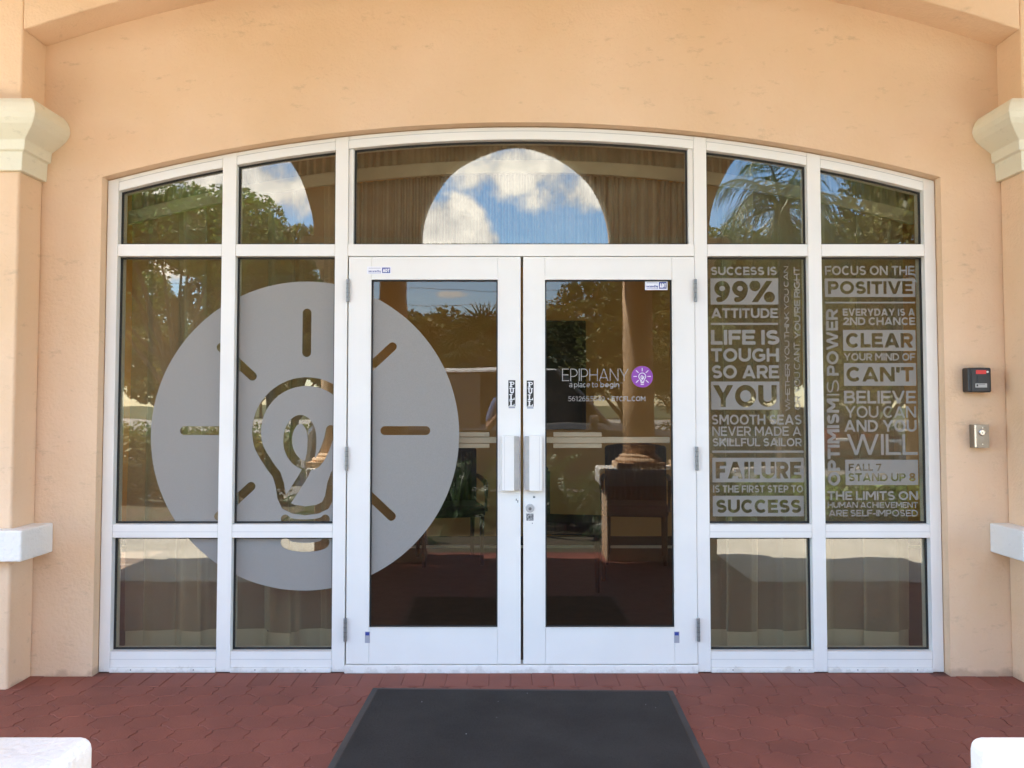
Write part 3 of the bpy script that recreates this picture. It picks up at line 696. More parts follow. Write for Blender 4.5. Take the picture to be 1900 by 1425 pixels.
# ------------------------------------------------------------------ doors
DZ1, DZ0 = ZP(476.5, -.004), ZP(1232, -.004)
DG = .014
def door(side, x0, x1, gx0, gx1, label):
    cx = (x0 + x1) / 2
    d = thing('glass_door', label, 'door', (cx, 0.02, 0), 'pair of glass entrance doors')
    gz1, gz0 = ZP(519, 0), ZP(1164, 0)
    y0, y1 = -.004, .042
    st = MB(); st.box(x0, gx0, y0, y1, DZ0, DZ1); st.build('stile', 'white_aluminium', d, bevel=.002)
    st = MB(); st.box(gx1, x1, y0, y1, DZ0, DZ1); st.build('stile', 'white_aluminium', d, bevel=.002)
    st = MB(); st.box(gx0 + .0008, gx1 - .0008, y0 + .0008, y1, gz1, DZ1); st.build('top_rail', 'white_aluminium', d, bevel=.001)
    st = MB(); st.box(gx0 + .0008, gx1 - .0008, y0 + .0008, y1, DZ0, gz0); st.build('bottom_rail', 'white_aluminium', d, bevel=.001)
    # glazing stop: slightly raised lip
    lp = MB(); q = .006
    for bx in ((gx0 - q, gx0, gz0 - q, gz1 + q), (gx1, gx1 + q, gz0 - q, gz1 + q)): lp.box(bx[0], bx[1], y0 - .003, y0 - .0002, bx[2], bx[3])
    for bz in ((gz1, gz1 + q), (gz0 - q, gz0)): lp.box(gx0 + .0002, gx1 - .0002, y0 - .003, y0 - .0002, bz[0], bz[1])
    lp.build('glazing_stop', 'white_aluminium', d)
    p = pane(gx0 + .0005, gx1 - .0005, gz0 + .0005, lambda x: gz1 - .0005, gname='door_glass', y=DG, parent=d, gk=.007, nx=2)
    return d, p, gz0, gz1
lx0, lx1 = XP(645, 840), XP(966, 840); rx0, rx1 = XP(971, 840), XP(1291, 840)
lg0, lg1 = XP(687, 840), XP(923.5, 840); rg0, rg1 = XP(1011.5, 840), XP(1249, 840)
dl, pl, gz0, gz1 = door(-1, lx0, lx1, lg0, lg1, 'left white-framed glass door with half of a grey vinyl disc on its pane')
dr, pr, _, _ = door(1, rx0, rx1, rg0, rg1, 'right white-framed glass door with a purple lightbulb logo and door lock')
# dark gap seals and threshold
thr = MB(); thr.box(X[5] + .001, X[6] - .001, -.010, .09, -.004, DZ0 - .005); tag(thr.build('door_threshold', 'white_aluminium', bevel=.003), 'thin pale metal threshold strip under the two glass doors', 'threshold')
def zcol(pxs, Yp): return [ZP(p, Yp) for p in pxs]
for d, hx in ((dl, XP(643, 840, -.012)), (dr, XP(1293, 840, -.012))):
    for pa, pb in ((518, 560), (829, 873), (1147, 1190)):
        za, zb_ = ZP(pa, -.012), ZP(pb, -.012)
        h_ = MB(); h_.lathe([(.0075, zb_), (.0085, zb_ + .003), (.0085, za - .003), (.0075, za)], hx, -.012, 14); hg = h_.build('hinge', 'hinge_metal', d)
        k_ = MB()
        for fz in (.2, .4, .6, .8): k_.lathe([(.009, zb_ + (za - zb_) * fz - .0008), (.009, zb_ + (za - zb_) * fz + .0008)], hx, -.012, 14)
        k_.build('knuckle_joint', 'black_gasket', hg)
# pull handles
def handle(d, s):
    # outline in plan: broad front face, slanted inner side
    if s < 0: a, b, c = XP(931, 860, -.06), XP(954, 860, -.06), XP(963, 860, -.03)
    else: a, b, c = XP(1006, 860, -.06), XP(982, 860, -.06), XP(974, 860, -.03)
    z1, z0 = ZP(809, -.06), ZP(911, -.06)
    out_ = [(a, -.066), (b, -.066), (b, -.012), (a, -.012)]
    if s > 0: out_ = out_[::-1]
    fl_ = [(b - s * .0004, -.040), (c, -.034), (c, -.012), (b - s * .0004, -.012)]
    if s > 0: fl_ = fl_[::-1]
    h_ = MB(); h_.prism(out_, 'z', z0, z1); hd = h_.build('pull_handle', 'white_aluminium', d, bevel=.0025, seg=3)
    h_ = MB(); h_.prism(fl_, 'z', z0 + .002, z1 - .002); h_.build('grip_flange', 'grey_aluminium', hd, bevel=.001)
    m_ = MB(); mx = (a + b) / 2
    for zz in (z0 + .03, z1 - .03): m_.box(mx - .012, mx + .012, -.012, -.0045, zz - .015, zz + .015)
    m_.build('handle_mount', 'hinge_metal', hd)
    g_ = MB(); g_.box(a - s * .014 - .0005, a - s * .014 + .0005, -.0665, -.0658, z0 + .003, z1 - .003); g_.build('handle_groove', 'aluminium_groove', hd)
handle(dl, -1); handle(dr, 1)
# lock
lx, lz = PX(983.5, 943, -.008)
m_ = MB(); m_.lathe([(.0225, -.0045), (.022, -.010), (.019, -.013), (.016, -.0135)], lx, lz, 28, axis='y'); lk = m_.build('lock_cylinder', 'grey_aluminium', dr, smooth=False)
m_ = MB(); m_.lathe([(.0085, -.0135), (.0085, -.0155)], lx, lz - .002, 20, axis='y'); m_.build('key_plug', 'hinge_metal', lk)
m_ = MB(); m_.box(lx - .0012, lx + .0012, -.0162, -.0156, lz - .008, lz + .003); m_.build('keyhole', 'black_gasket', lk)
def plate(px0, py0, px1, py1, Yp, th, name, material, parent, bev=0, label=None):
    a = PX(px0, py1, Yp); b = PX(px1, py0, Yp); m_ = MB(); m_.box(a[0], b[0], Yp, Yp + th, a[1], b[1]); return m_.build(name, material, parent, bevel=bev, label=label)
plate(976.5, 953, 990, 966, -.0048, .0006, 'worn_sticker', 'faded_sticker', dr, label='worn grey sticker under the door lock')
for d, px in ((dl, 677), (dr, 1251)):
    q = plate(px, 1172, px + 9.5, 1193, -.0048, .0006, 'paper_tag', 'paper_tag', d); plate(px + 1, 1173, px + 8.5, 1179, -.0052, .0003, 'tag_print', 'blue_print', q)
# scuffs on the stiles
for (px, py, w_, h_) in ((957, 925, 2, 4), (989, 920, 4, 4), (960, 928, 1.5, 5), (987, 970, 1.5, 2)):
    plate(px, py, px + w_, py + h_, -.0046, .0004, 'scuff_mark', 'faded_sticker', dl if px < 968 else dr)
# inside push bars
def push_bar(d, x0, x1, pa, pb):
    Y0 = .07
    z1, z0 = ZP(811, Y0), ZP(822, Y0)
    m_ = MB(); m_.box(x0 + .004, x1 - .004, Y0, Y0 + .03, z0, z1); pb_ = m_.build('push_bar', 'white_aluminium', d, bevel=.003)
    for (p, q) in ((802, 810), (823, 831)):
        m_ = MB(); m_.box(XP(pa, 812, Y0), XP(pb, 812, Y0), Y0 - .012, Y0 + .03, ZP(q, Y0), ZP(p, Y0)); m_.build('push_plate', 'white_aluminium', pb_, bevel=.002)
push_bar(dl, lg0, lg1, 822, 908); push_bar(dr, rg0, rg1, 1027, 1116)

# ------------------------------------------------------------------ frosted disc with lightbulb
def disc_strokes(k, cx, cz, mm):
    """stroke centre lines of the bulb logo; k metres per photo pixel; centre at photo (566,807)"""
    P = lambda u, v: (cx + (u - 566) * k, cz - (v - 807) * k)
    L_ = []
    for (a, b) in (((567.5, 580), (567.5, 654)), ((342, 799), (418, 799)), ((714, 799), (790, 799)), ((408, 644), (467, 698)), ((727, 643), (668, 698)), ((668, 902), (727, 957)), ((467, 902), (408, 957))):
        L_.append(([P(*a), P(*b)], False))
    # bulb: ring, shoulders, neck
    c = (568, 800); rb = 92
    ring = [(c[0] + rb * math.cos(R(a)), c[1] - rb * math.sin(R(a))) for a in np.linspace(206, -26, 40)]
    left = [(503, 866), (514, 880), (520, 898), (524, 922), (531, 937), (546, 944), (568, 947)]
    pts = [(568, 947)] + left[::-1][1:] + [(489, 845)] + ring[1:-1] + [(1136 - 489, 845)] + [(1136 - p[0], p[1]) for p in left]
    L_.append(([P(*p) for p in pts], False))
    fil = [(536, 926), (551, 903), (566, 878), (576, 850), (579, 822), (577, 800), (569, 784), (557, 778), (545, 784), (536, 800), (534, 820), (538, 838), (548, 853), (562, 862), (577, 864), (590, 857), (601, 838), (609, 816), (613, 797)]
    # smooth by Catmull-Rom
    sm = []
    for i in range(len(fil) - 1):
        p0 = fil[max(i - 1, 0)]; p1 = fil[i]; p2 = fil[i + 1]; p3 = fil[min(i + 2, len(fil) - 1)]
        for t in (0, .25, .5, .75):
            sm.append(tuple(.5 * (2 * p1[j] + (p2[j] - p0[j]) * t + (2 * p0[j] - 5 * p1[j] + 4 * p2[j] - p3[j]) * t * t + (3 * p1[j] - p0[j] - 3 * p2[j] + p3[j]) * t ** 3) for j in (0, 1)))
    sm.append(fil[-1]); L_.append(([P(*p) for p in sm], False))
    for yy in (964, 1007):
        L_.append(([P(568 + 37 * math.cos(R(a)), yy - 2 + 9 * math.sin(R(a))) for a in np.linspace(180, 0, 14)], False))
    return L_
def big_disc(Yf):
    c0 = PX(566, 807, Yf); k = (XP(852, 807, Yf) - XP(280, 807, Yf)) / 572.
    rr_ = 286 * k; st = disc_strokes(k, c0[0], c0[1], 1)
    hw = 8.2 * k
    def fn(Xa, Za):
        d = np.sqrt((Xa - c0[0]) ** 2 + (Za - c0[1]) ** 2) - rr_
        q = np.full(Xa.shape, 1e9)
        for pts, _ in st:
            xs_ = [p[0] for p in pts]; zs__ = [p[1] for p in pts]
            m = (Xa > min(xs_) - .03) & (Xa < max(xs_) + .03) & (Za > min(zs__) - .03) & (Za < max(zs__) + .03)
            if m.any(): q[m] = np.minimum(q[m], sd_line(Xa[m], Za[m], pts, hw, butt=False))
        return np.maximum(d, -q)
    return fn, c0, rr_
def clipfn(fn, b): return lambda Xa, Za: np.maximum(fn(Xa, Za), sd_box(Xa, Za, *b))
for key, b, Yf, par in (('m0', (bays[0][0] + .0105, zb1 + .0105, bays[0][1] - .0105, zt0 - .0105), GY - .0008, PN['m0']), ('m1', (bays[1][0] + .0105, zb1 + .0105, bays[1][1] - .0105, zt0 - .0105), GY - .0008, PN['m1']),
                   ('b0', (bays[0][0] + .0105, zs1 + .0105, bays[0][1] - .0105, zb0 - .0105), GY - .0008, PN['b0']), ('b1', (bays[1][0] + .0105, zs1 + .0105, bays[1][1] - .0105, zb0 - .0105), GY - .0008, PN['b1']),
                   ('dl', (lg0 + .0078, gz0 + .0078, lg1 - .0078, gz1 - .0078), DG - .0008, pl)):
    fn, c0, rr_ = big_disc(Yf)
    bb = (max(b[0], c0[0] - rr_), max(b[1], c0[1] - rr_), min(b[2], c0[0] + rr_), min(b[3], c0[1] + rr_))
    film_mesh('frosted_vinyl', clipfn(fn, b), bb, Yf, 'frosted_vinyl', par, cell=.003, label='grey frosted vinyl, part of a round lightbulb logo')

# ------------------------------------------------------------------ wall of words
FY = GY - .0008
BO, SB, ME, LI, BK = .21, .18, .15, .125, .24
def word(par, text, x0, y0, x1, y1, wt, Yf=FY, m='frosted_lettering', name='lettering', **kw):
    a = PX(x0, y1, Yf); b = PX(x1, y0, Yf); segs = text if isinstance(text, list) else [(text, wt)]
    s = ''.join(t for t, _ in segs)
    desc = .3 * (b[1] - a[1]) if any(c in s for c in 'gpy,') else 0
    return film_mesh(name, lambda Xa, Za: text_sdf(segs, b[0] - a[0], b[1] - a[1], Xa, Za, a[0], a[1], **kw), (a[0], a[1] - desc - .001, b[0], b[1] + .001), Yf, m, par, cell=.0019 if (b[1] - a[1]) > .03 else .0011, label='frosted lettering reading ' + s)
def knock(par, lines, bx, Yf=FY):
    """a solid frosted box with the words cut out"""
    A = PX(bx[0], bx[3], Yf); B = PX(bx[2], bx[1], Yf)
    def fn(Xa, Za):
        d = sd_box(Xa, Za, A[0], A[1], B[0], B[1]); t = np.full(Xa.shape, 1e9)
        for (txt, x0, y0, x1, y1, wt) in lines:
            a = PX(x0, y1, Yf); b = PX(x1, y0, Yf); t = np.minimum(t, text_sdf([(txt, wt)], b[0] - a[0], b[1] - a[1], Xa, Za, a[0], a[1]))
        return np.maximum(d, -t)
    film_mesh('lettering_box', fn, (A[0], A[1], B[0], B[1]), Yf, 'frosted_lettering', par, cell=.0021, label='frosted box with cut-out words ' + ' '.join(l[0] for l in lines))
def vword(par, segs, xl, xr, ytop, ybot, Yf=FY):
    """reads upwards: baseline on the right (xr), cap tops on the left (xl)"""
    a = PX(xr, ybot, Yf); b = PX(xl, ytop, Yf); Wm = b[1] - a[1]; Hm = a[0] - b[0]
    s = ''.join(t for t, _ in segs)
    film_mesh('lettering', lambda Xa, Za: text_sdf(segs, Wm, Hm, Xa, Za), (0, -.15 * Hm, Wm, Hm), Yf, 'frosted_lettering', par, cell=.0019, rot=(a[0], a[1]), label='upright-running frosted lettering reading ' + s)
P3, P4 = PN['m3'], PN['m4']
def rule(par, x0, y0, x1, y1): plate(x0, y0, x1, y1, FY, .0003, 'frosted_line', 'frosted_lettering', par)
word(P3, 'SUCCESS IS', 1319, 495, 1441, 510.5, BO)
knock(P3, [('99%', 1325.5, 521, 1436.5, 560.5, BK)], (1318.6, 516.4, 1443.6, 565))
word(P3, 'ATTITUDE', 1320, 572, 1443, 590, BO)
rule(P3, 1319, 599, 1443.6, 602.6)
word(P3, 'LIFE IS', 1319.4, 612.3, 1446, 639.5, .23); word(P3, 'TOUGH', 1320, 646.4, 1445, 671, BO); word(P3, 'SO ARE', 1321, 677.8, 1445, 702, BO)
knock(P3, [('YOU', 1324, 714.5, 1441, 755, BK)], (1319.8, 708, 1446, 760))
word(P3, 'SMOOTH SEAS', 1320.5, 769.5, 1487, 787.7, SB); word(P3, 'NEVER MADE A', 1321.7, 791.4, 1486.4, 808.5, ME); word(P3, 'SKILLFUL SAILOR', 1322.4, 813, 1487.6, 828, SB)
rule(P3, 1321.7, 836, 1491.4, 840)
knock(P3, [('FAILURE', 1328, 856.6, 1486.4, 888, BK)], (1322, 849.4, 1491.4, 894.8))
word(P3, 'IS THE FIRST STEP TO', 1323, 900.5, 1490, 913.8, SB)
knock(P3, [('SUCCESS', 1329, 927, 1486.4, 951.7, BK)], (1322.8, 920, 1491.4, 958))
vword(P3, [('WHETHER YOU THINK YOU CAN', LI + .01)], 1453.8, 1466.2, 494, 762.5)
vword(P3, [('OR YOU CANT,', ME - .01)], 1472.5, 1485.5, 632.5, 760); vword(P3, [("YOU'RE RIGHT", BO)], 1472.5, 1485.5, 495.5, 628.5)
word(P4, 'FOCUS ON THE', 1530.8, 493.3, 1696.7, 510.4, SB)
knock(P4, [('POSITIVE', 1536.4, 521.7, 1693, 545.6, BK)], (1530.8, 516.8, 1697.8, 551))
rule(P4, 1531, 560, 1698, 562.9)
word(P4, 'EVERYDAY IS A', 1564, 572.5, 1697.4, 585.8, BO); word(P4, '2ND CHANCE', 1564.8, 588.8, 1698, 603, BO)
knock(P4, [('CLEAR', 1569.8, 618, 1693.6, 645, BK)], (1564.8, 612.3, 1698.6, 651))
word(P4, 'YOUR MIND OF', 1566, 655.5, 1697.8, 669, SB)
knock(P4, [("CAN'T", 1570.5, 680.8, 1694.8, 708, BK)], (1566.4, 674, 1699.3, 715.7))
word(P4, 'BELIEVE', 1566.7, 725, 1699.3, 748.6, SB); word(P4, 'YOU CAN', 1568.6, 753.6, 1699.3, 775, ME); word(P4, 'AND YOU', 1566.7, 779.3, 1700.5, 801, SB); word(P4, 'WILL', 1571.7, 805.5, 1701.6, 844, .135)
knock(P4, [('FALL 7', 1574.7, 860.4, 1635.3, 873.6, BO), ('STAND UP 8', 1574.3, 877.8, 1698.6, 893, BO)], (1569, 853, 1703, 900))
vword(P4, [('OPTIMISM', BK)], 1534, 1559, 739.5, 901); vword(P4, [('IS', .11)], 1533.5, 1557, 705.5, 733.5); vword(P4, [('POWER', BO)], 1532.5, 1556, 573.6, 696.7)
word(P4, 'THE LIMITS ON', 1535.7, 911.5, 1703, 927.8, BO); word(P4, 'HUMAN ACHIEVEMENT', 1535.7, 931.6, 1703, 942.2, SB); word(P4, 'ARE SELF-IMPOSED', 1537.6, 946, 1703, 958, SB)

# door logo
DY = DG - .0008
word(pr, 'EPIPHANY', 1043, 684, 1166, 707, .062, DY, 'clear_lettering', gap=.10)
word(pr, [('a place to', .095)], 1056, 708.5, 1109.5, 718.5, .1, DY, 'clear_lettering', space=.36, gap=.12)
word(pr, [('begin', .15)], 1114, 708.5, 1149, 718.5, .1, DY, 'clear_lettering', gap=.12)
word(pr, [('T', .14)], 1150.5, 710, 1152.3, 712, .1, DY, 'clear_lettering'); word(pr, [('M', .14)], 1152.8, 710, 1155, 712, .1, DY, 'clear_lettering')
word(pr, [('561.265.5549', .10)], 1054.5, 735.5, 1122, 744.3, .1, DY, 'clear_lettering')
m_ = MB(); bx_, bz_ = PX(1128.5, 740, DY); m_.lathe([(.0042, DY), (.0042, DY + .0003)], bx_, bz_, 14, axis='y'); m_.build('bullet_dot', 'clear_lettering', pr)
word(pr, [('ETCFL.COM', .165)], 1135, 735.5, 1197.5, 744.3, .1, DY, 'clear_lettering')
c0 = PX(1191.5, 699, DY); k = (XP(1211.3, 699, DY) - XP(1171.5, 699, DY)) / 572.
m_ = MB(); m_.lathe([(286 * k, DY), (286 * k, DY + .0003)], c0[0], c0[1], 64, axis='y'); lg = m_.build('logo_disc', 'purple_vinyl', pr, label='purple round sticker with a white lightbulb')
def lfn(Xa, Za):
    q = np.full(Xa.shape, 1e9)
    for pts, _ in disc_strokes(k, c0[0], c0[1], 1): q = np.minimum(q, sd_line(Xa, Za, pts, 9.0 * k, butt=False))
    return q
film_mesh('lightbulb_symbol', lfn, (c0[0] - .055, c0[1] - .055, c0[0] + .055, c0[1] + .055), DY - .0004, 'white_vinyl', lg, cell=.0007)

# security stickers
def sec_sticker(parent, px0, py0, px1, py1, Yp, rot=0):
    s = plate(px0, py0, px1, py1, Yp, .0004, 'security_sticker', 'white_sticker', parent, label='small white and blue security sticker reading secured by ADT')
    w_, h_ = px1 - px0, py1 - py0
    plate(px0 + w_ * .62, py0 + h_ * .14, px0 + w_ * .955, py0 + h_ * .86, Yp - .0003, .0003, 'blue_box', 'blue_print', s)
    word(s, [('ADT', .23)], px0 + w_ * .65, py0 + h_ * .28, px0 + w_ * .93, py0 + h_ * .74, .2, Yp - .0006, 'white_sticker', gap=.03)
    word(s, [('secured by', .18)], px0 + w_ * .06, py0 + h_ * .46, px0 + w_ * .57, py0 + h_ * .74, .2, Yp - .0003, 'blue_print', gap=.08, space=.25)
    plate(px0 + w_ * .06, py0 + h_ * .84, px0 + w_ * .58, py0 + h_ * .88, Yp - .0003, .0002, 'printed_line', 'blue_print', s)
    plate(px0 + w_ * .07, py0 + h_ * .19, px0 + w_ * .56, py0 + h_ * .25, Yp - .0003, .0002, 'small_print', 'grey_print', s)
sec_sticker(dl, 681, 494.5, 726, 508.5, -.0048); sec_sticker(pr, 1197, 521, 1238.5, 538, DG - .0009)
# PULL stickers: slab lettering stacked
def slab(ch, w):
    t = .26; h = t / 2; g = glyph(ch, w, t) if ch != 'U' else [[(w * .22, 1), (w * .22, .36)] + arc(w / 2, .36, w * .28, .36 - .1, 180, 360, 12) + [(w * .78, 1)]]
    g = []
    sl = .14
    if ch == 'P': g = [([(w * .3, 0), (w * .3, 1)], t), ([(0.02, sl / 2), (w * .62, sl / 2)], sl), ([(0, 1 - sl / 2), (w * .6, 1 - sl / 2)] + arc(w * .6, .72, w * .30, .28 - sl / 2, 90, -90, 12) + [(w * .3, .44 + .0)], sl * 1.1)]
    if ch == 'U': g = [([(w * .24, 1), (w * .24, .36)] + arc(w / 2, .36, w * .26, .36 - .1, 180, 360, 12) + [(w * .76, 1)], .2), ([(0, 1 - sl / 2), (w * .46, 1 - sl / 2)], sl), ([(w * .56, 1 - sl / 2), (w, 1 - sl / 2)], sl)]
    if ch == 'L': g = [([(w * .32, 0), (w * .32, 1)], t), ([(0.02, sl / 2), (w, sl / 2)], sl), ([(w * .93, 0), (w * .93, .38)], sl), ([(0, 1 - sl / 2), (w * .62, 1 - sl / 2)], sl)]
    return g
for d, p0, p1, q0 in ((dl, 943.2, 956.2, 705.5), (dr, 977.3, 990.3, 706)):
    s = plate(p0, q0, p1, q0 + 48.5, -.0048, .0005, 'pull_sticker', 'black_sticker', d, label='black sticker reading PULL')
    plate(p0 + .5, q0 + 49.5, p1 - .5, q0 + 52, -.0047, .0003, 'sticker_print', 'grey_print', s)
    for i, ch in enumerate('PULL'):
        a = PX(p0 + 2.0, q0 + 13.0 + i * 11.6, -.0052); b = PX(p1 - 1.6, q0 + 2.8 + i * 11.6, -.0052); H_ = b[1] - a[1]; w_ = (b[0] - a[0]) / H_
        def fn(Xa, Za):
            q = np.full(Xa.shape, 1e9)
            for pts, tt in slab(ch, w_): q = np.minimum(q, sd_line((Xa - a[0]) / H_, (Za - a[1]) / H_, pts, tt / 2) * H_)
            return q
        film_mesh('letter', fn, (a[0], a[1], b[0], b[1]), -.0052, 'white_vinyl', s, cell=.0009)

# ------------------------------------------------------------------ wall devices
c = PX(1813, 705, WF); t = thing('keypad_reader', 'black alarm keypad with red label on the peach wall right of the windows', 'keypad', (c[0], WF, c[1]))
def dv(x0, y0, x1, y1, ya, yb, name, m, par, bev=0, seg=2):
    a = PX(x0, y1, ya); b = PX(x1, y0, ya); q = MB(); q.box(a[0], b[0], ya, yb, a[1], b[1]); return q.build(name, m, par, bevel=bev, seg=seg)
bd = dv(1797, 682, 1839.5, 728, WF - .062, WF, 'housing', 'device_black', t, .009, 4)
dv(1803.5, 684.5, 1838, 726.5, WF - .067, WF - .0615, 'front_panel', 'device_black', t, .006, 3)
dv(1811, 686.7, 1830, 694, WF - .0682, WF - .0668, 'red_label', 'red_label', t, .0004)
a = PX(1832.5, 690, WF - .069); q = MB(); q.lathe([(.0055, WF - .0695), (.0055, WF - .066)], a[0], a[1], 16, axis='y'); q.build('indicator_light', 'lamp_glass', t)
lb = dv(1810, 711.5, 1831.5, 719, WF - .0682, WF - .0668, 'silver_label', 'silver_label', t, .0004)
dv(1812, 713, 1815, 717, WF - .0686, WF - .0683, 'label_print', 'black_sticker', lb); dv(1816, 712.6, 1828, 713.4, WF - .0686, WF - .0683, 'label_print', 'black_sticker', lb)
dv(1813, 696.5, 1831, 709, WF - .0685, WF - .0668, 'slot_cover', 'device_black', t, .001)
c = PX(1817, 810, WF); t = thing('key_switch', 'small steel key switch box on the peach wall below the black keypad', 'key switch', (c[0], WF, c[1]))
dv(1808, 788, 1834, 831, WF - .045, WF, 'box', 'steel_box', t, .002)
dv(1808.5, 787.5, 1835, 831, WF - .049, WF - .0455, 'face_plate', 'steel_box', t, .001)
dv(1808.7, 788.5, 1811.2, 829.5, WF - .0505, WF - .0494, 'bright_edge', 'bright_steel', t)
a = PX(1822.5, 802.5, WF - .055); q = MB(); q.lathe([(.0165, WF - .049), (.0155, WF - .058), (.012, WF - .060)], a[0], a[1], 24, axis='y'); kb = q.build('lock_barrel', 'bright_steel', t)
q = MB(); q.box(a[0] - .001, a[0] + .001, WF - .0606, WF - .0600, a[1] - .006, a[1] + .004); q.build('keyhole', 'black_gasket', kb)
for py in (793.5, 824):
    a = PX(1823, py, WF - .05); q = MB(); q.lathe([(.0035, WF - .049), (.0030, WF - .0508)], a[0], a[1], 12, axis='y'); q.build('screw', 'bright_steel', t)

# ------------------------------------------------------------------ room behind the glass
rm = MB()
structure(rect_mb(-4.6, 4.6, .2, 4.05, -.12, -.01).build('room_floor', 'interior_floor'))
structure(rect_mb(-4.6, 4.6, 3.95, 4.1, -.01, 3.6).build('room_back_wall', 'interior_wall'))
for xa in (-4.7, 4.6):
    sw = MB(); sw.box(xa, xa + .1, .2, .8, -.01, 3.6); sw.box(xa, xa + .1, 3.5, 4.1, -.01, 3.6); sw.box(xa, xa + .1, .801, 3.499, -.01, .8); sw.box(xa, xa + .1, .801, 3.499, 2.5, 3.6)  # wide unseen opening, added to let daylight brighten the room
    structure(sw.build('room_side_wall', 'interior_wall'))
structure(rect_mb(-4.8, 4.8, .2, 4.1, 3.6, 3.7).build('room_ceiling', 'interior_ceiling'))
sk = MB(); sk.box(-4.6, 4.6, 3.925, 3.949, .0, .10); tag(sk.build('baseboard', 'interior_dark', bevel=.004), 'dark baseboard along the foot of the tan room wall', 'baseboard')
qr = MB(); qr.box(-4.6, 4.6, 3.905, 3.924, -.01, .016); tag(qr.build('floor_trim', 'curtain_hem', bevel=.003), 'pale trim strip where the room floor meets the baseboard', 'trim')
# curtains
def curtain(name, x0, x1, z0, ztop, yc, amp, freq, material, parent, seed, gather=0.0, zsteps=7):
    rnd = random.Random(seed); n = int((x1 - x0) * max(220, freq * 5)); ph = rnd.uniform(0, 9); v = []; f = []
    ks = [(rnd.uniform(.6, 1.5) * freq, rnd.uniform(0, 6.3), rnd.uniform(.3, 1)) for _ in range(4)]
    for j in range(zsteps):
        tz = j / (zsteps - 1)
        for i in range(n + 1):
            x = x0 + (x1 - x0) * i / n; zt = ztop(x) if callable(ztop) else ztop
            z = z0 + (zt - z0) * tz
            s_ = sum(a * math.sin(x * k + p + .25 * math.sin(z * 2 + p)) for k, p, a in ks) / 2.2
            s_ = math.copysign(abs(s_) ** .7, s_)
            v.append((x + gather * math.sin(z * 3 + seed) * .01 + (.030 * math.sin(x * 41 + seed) + .012 * math.sin(x * 83 + seed * 2) if freq < 40 else 0), yc + amp * s_ * (1 - gather * tz * .45), z))
    for j in range(zsteps - 1):
        for i in range(n): a = j * (n + 1) + i; f.append((a, a + 1, a + n + 2, a + n + 1))
    mb = MB(); mb.add(v, f); return mb.build(name, material, parent, smooth=True)
cz = ZP(300, .2)
def make_curtain(xa, xb, label, sd_, z0=.03):
    t = thing('curtain', label, 'curtain', ((xa + xb) / 2, .22, 0), 'beige curtains behind the windows')
    curtain('drape', xa, xb, z0 + .115, lambda x: ring_z(x, -.17), .25, .055, 19, 'curtain_fabric', t, sd_, .6)
    curtain('hem', xa + .004, xb - .004, z0, z0 + .12, .243, .055, 19, 'curtain_hem', t, sd_, .0, 3)
    return t
XS = [X[0] + .045, X[2] + .02, X[5] - .03, X[6] + .03, X[9] + .0, X[11] - .045]
make_curtain(XS[0], XS[1] - .01, 'beige pleated curtain behind the far left window bay', 3)
make_curtain(XS[1] + .01, XS[2], 'beige pleated curtain behind the lightbulb window bay', 8)
make_curtain(XS[3], XS[4] - .03, 'beige pleated curtain behind the lettered bay beside the right door', 12)
make_curtain(XS[4] + .03, XS[5] - .02, 'beige pleated curtain behind the lettered bay next to the keypad', 19)
t = thing('transom_curtain', 'brown-grey finely pleated curtain behind the arched transom above the doors', 'curtain', (XC, .25, ZP(452, .2)), 'beige curtains behind the windows')
curtain('drape', X[5] - .02, X[6] + .02, ZP(452, .2) - .12, lambda x: ring_z(x, -.18), .27, .016, 150, 'curtain_brown', t, 31, .3)
vb = thing('curtain_heading', 'pale curved curtain heading following the window arch', 'curtain rail', (XC, .2, z_mid - .2))
m_ = MB(); m_.strip(frange(OX0 + .03, OX1 - .03, 61), lambda x: ring_z(x, -.195), lambda x: ring_z(x, -.125), .18, .205); m_.build('heading_band', 'curtain_heading', vb, bevel=.004)
curtain('ruffle', OX0 + .05, OX1 - .05, 0, 1, .2, .008, 90, 'curtain_brown', vb, 44) if False else None
v = []; f = []; n = 900
for i in range(n + 1):
    x = OX0 + .04 + (OX1 - OX0 - .08) * i / n; yy = .20 + .008 * math.sin(x * 120 + math.sin(x * 17) * 2)
    v += [(x, yy, ring_z(x, -.128)), (x, yy + .004, ring_z(x, -.03))]
for i in range(n): f.append((2 * i, 2 * i + 2, 2 * i + 3, 2 * i + 1))
m_ = MB(); m_.add(v, f); m_.build('ruffle', 'curtain_brown', vb, smooth=True)
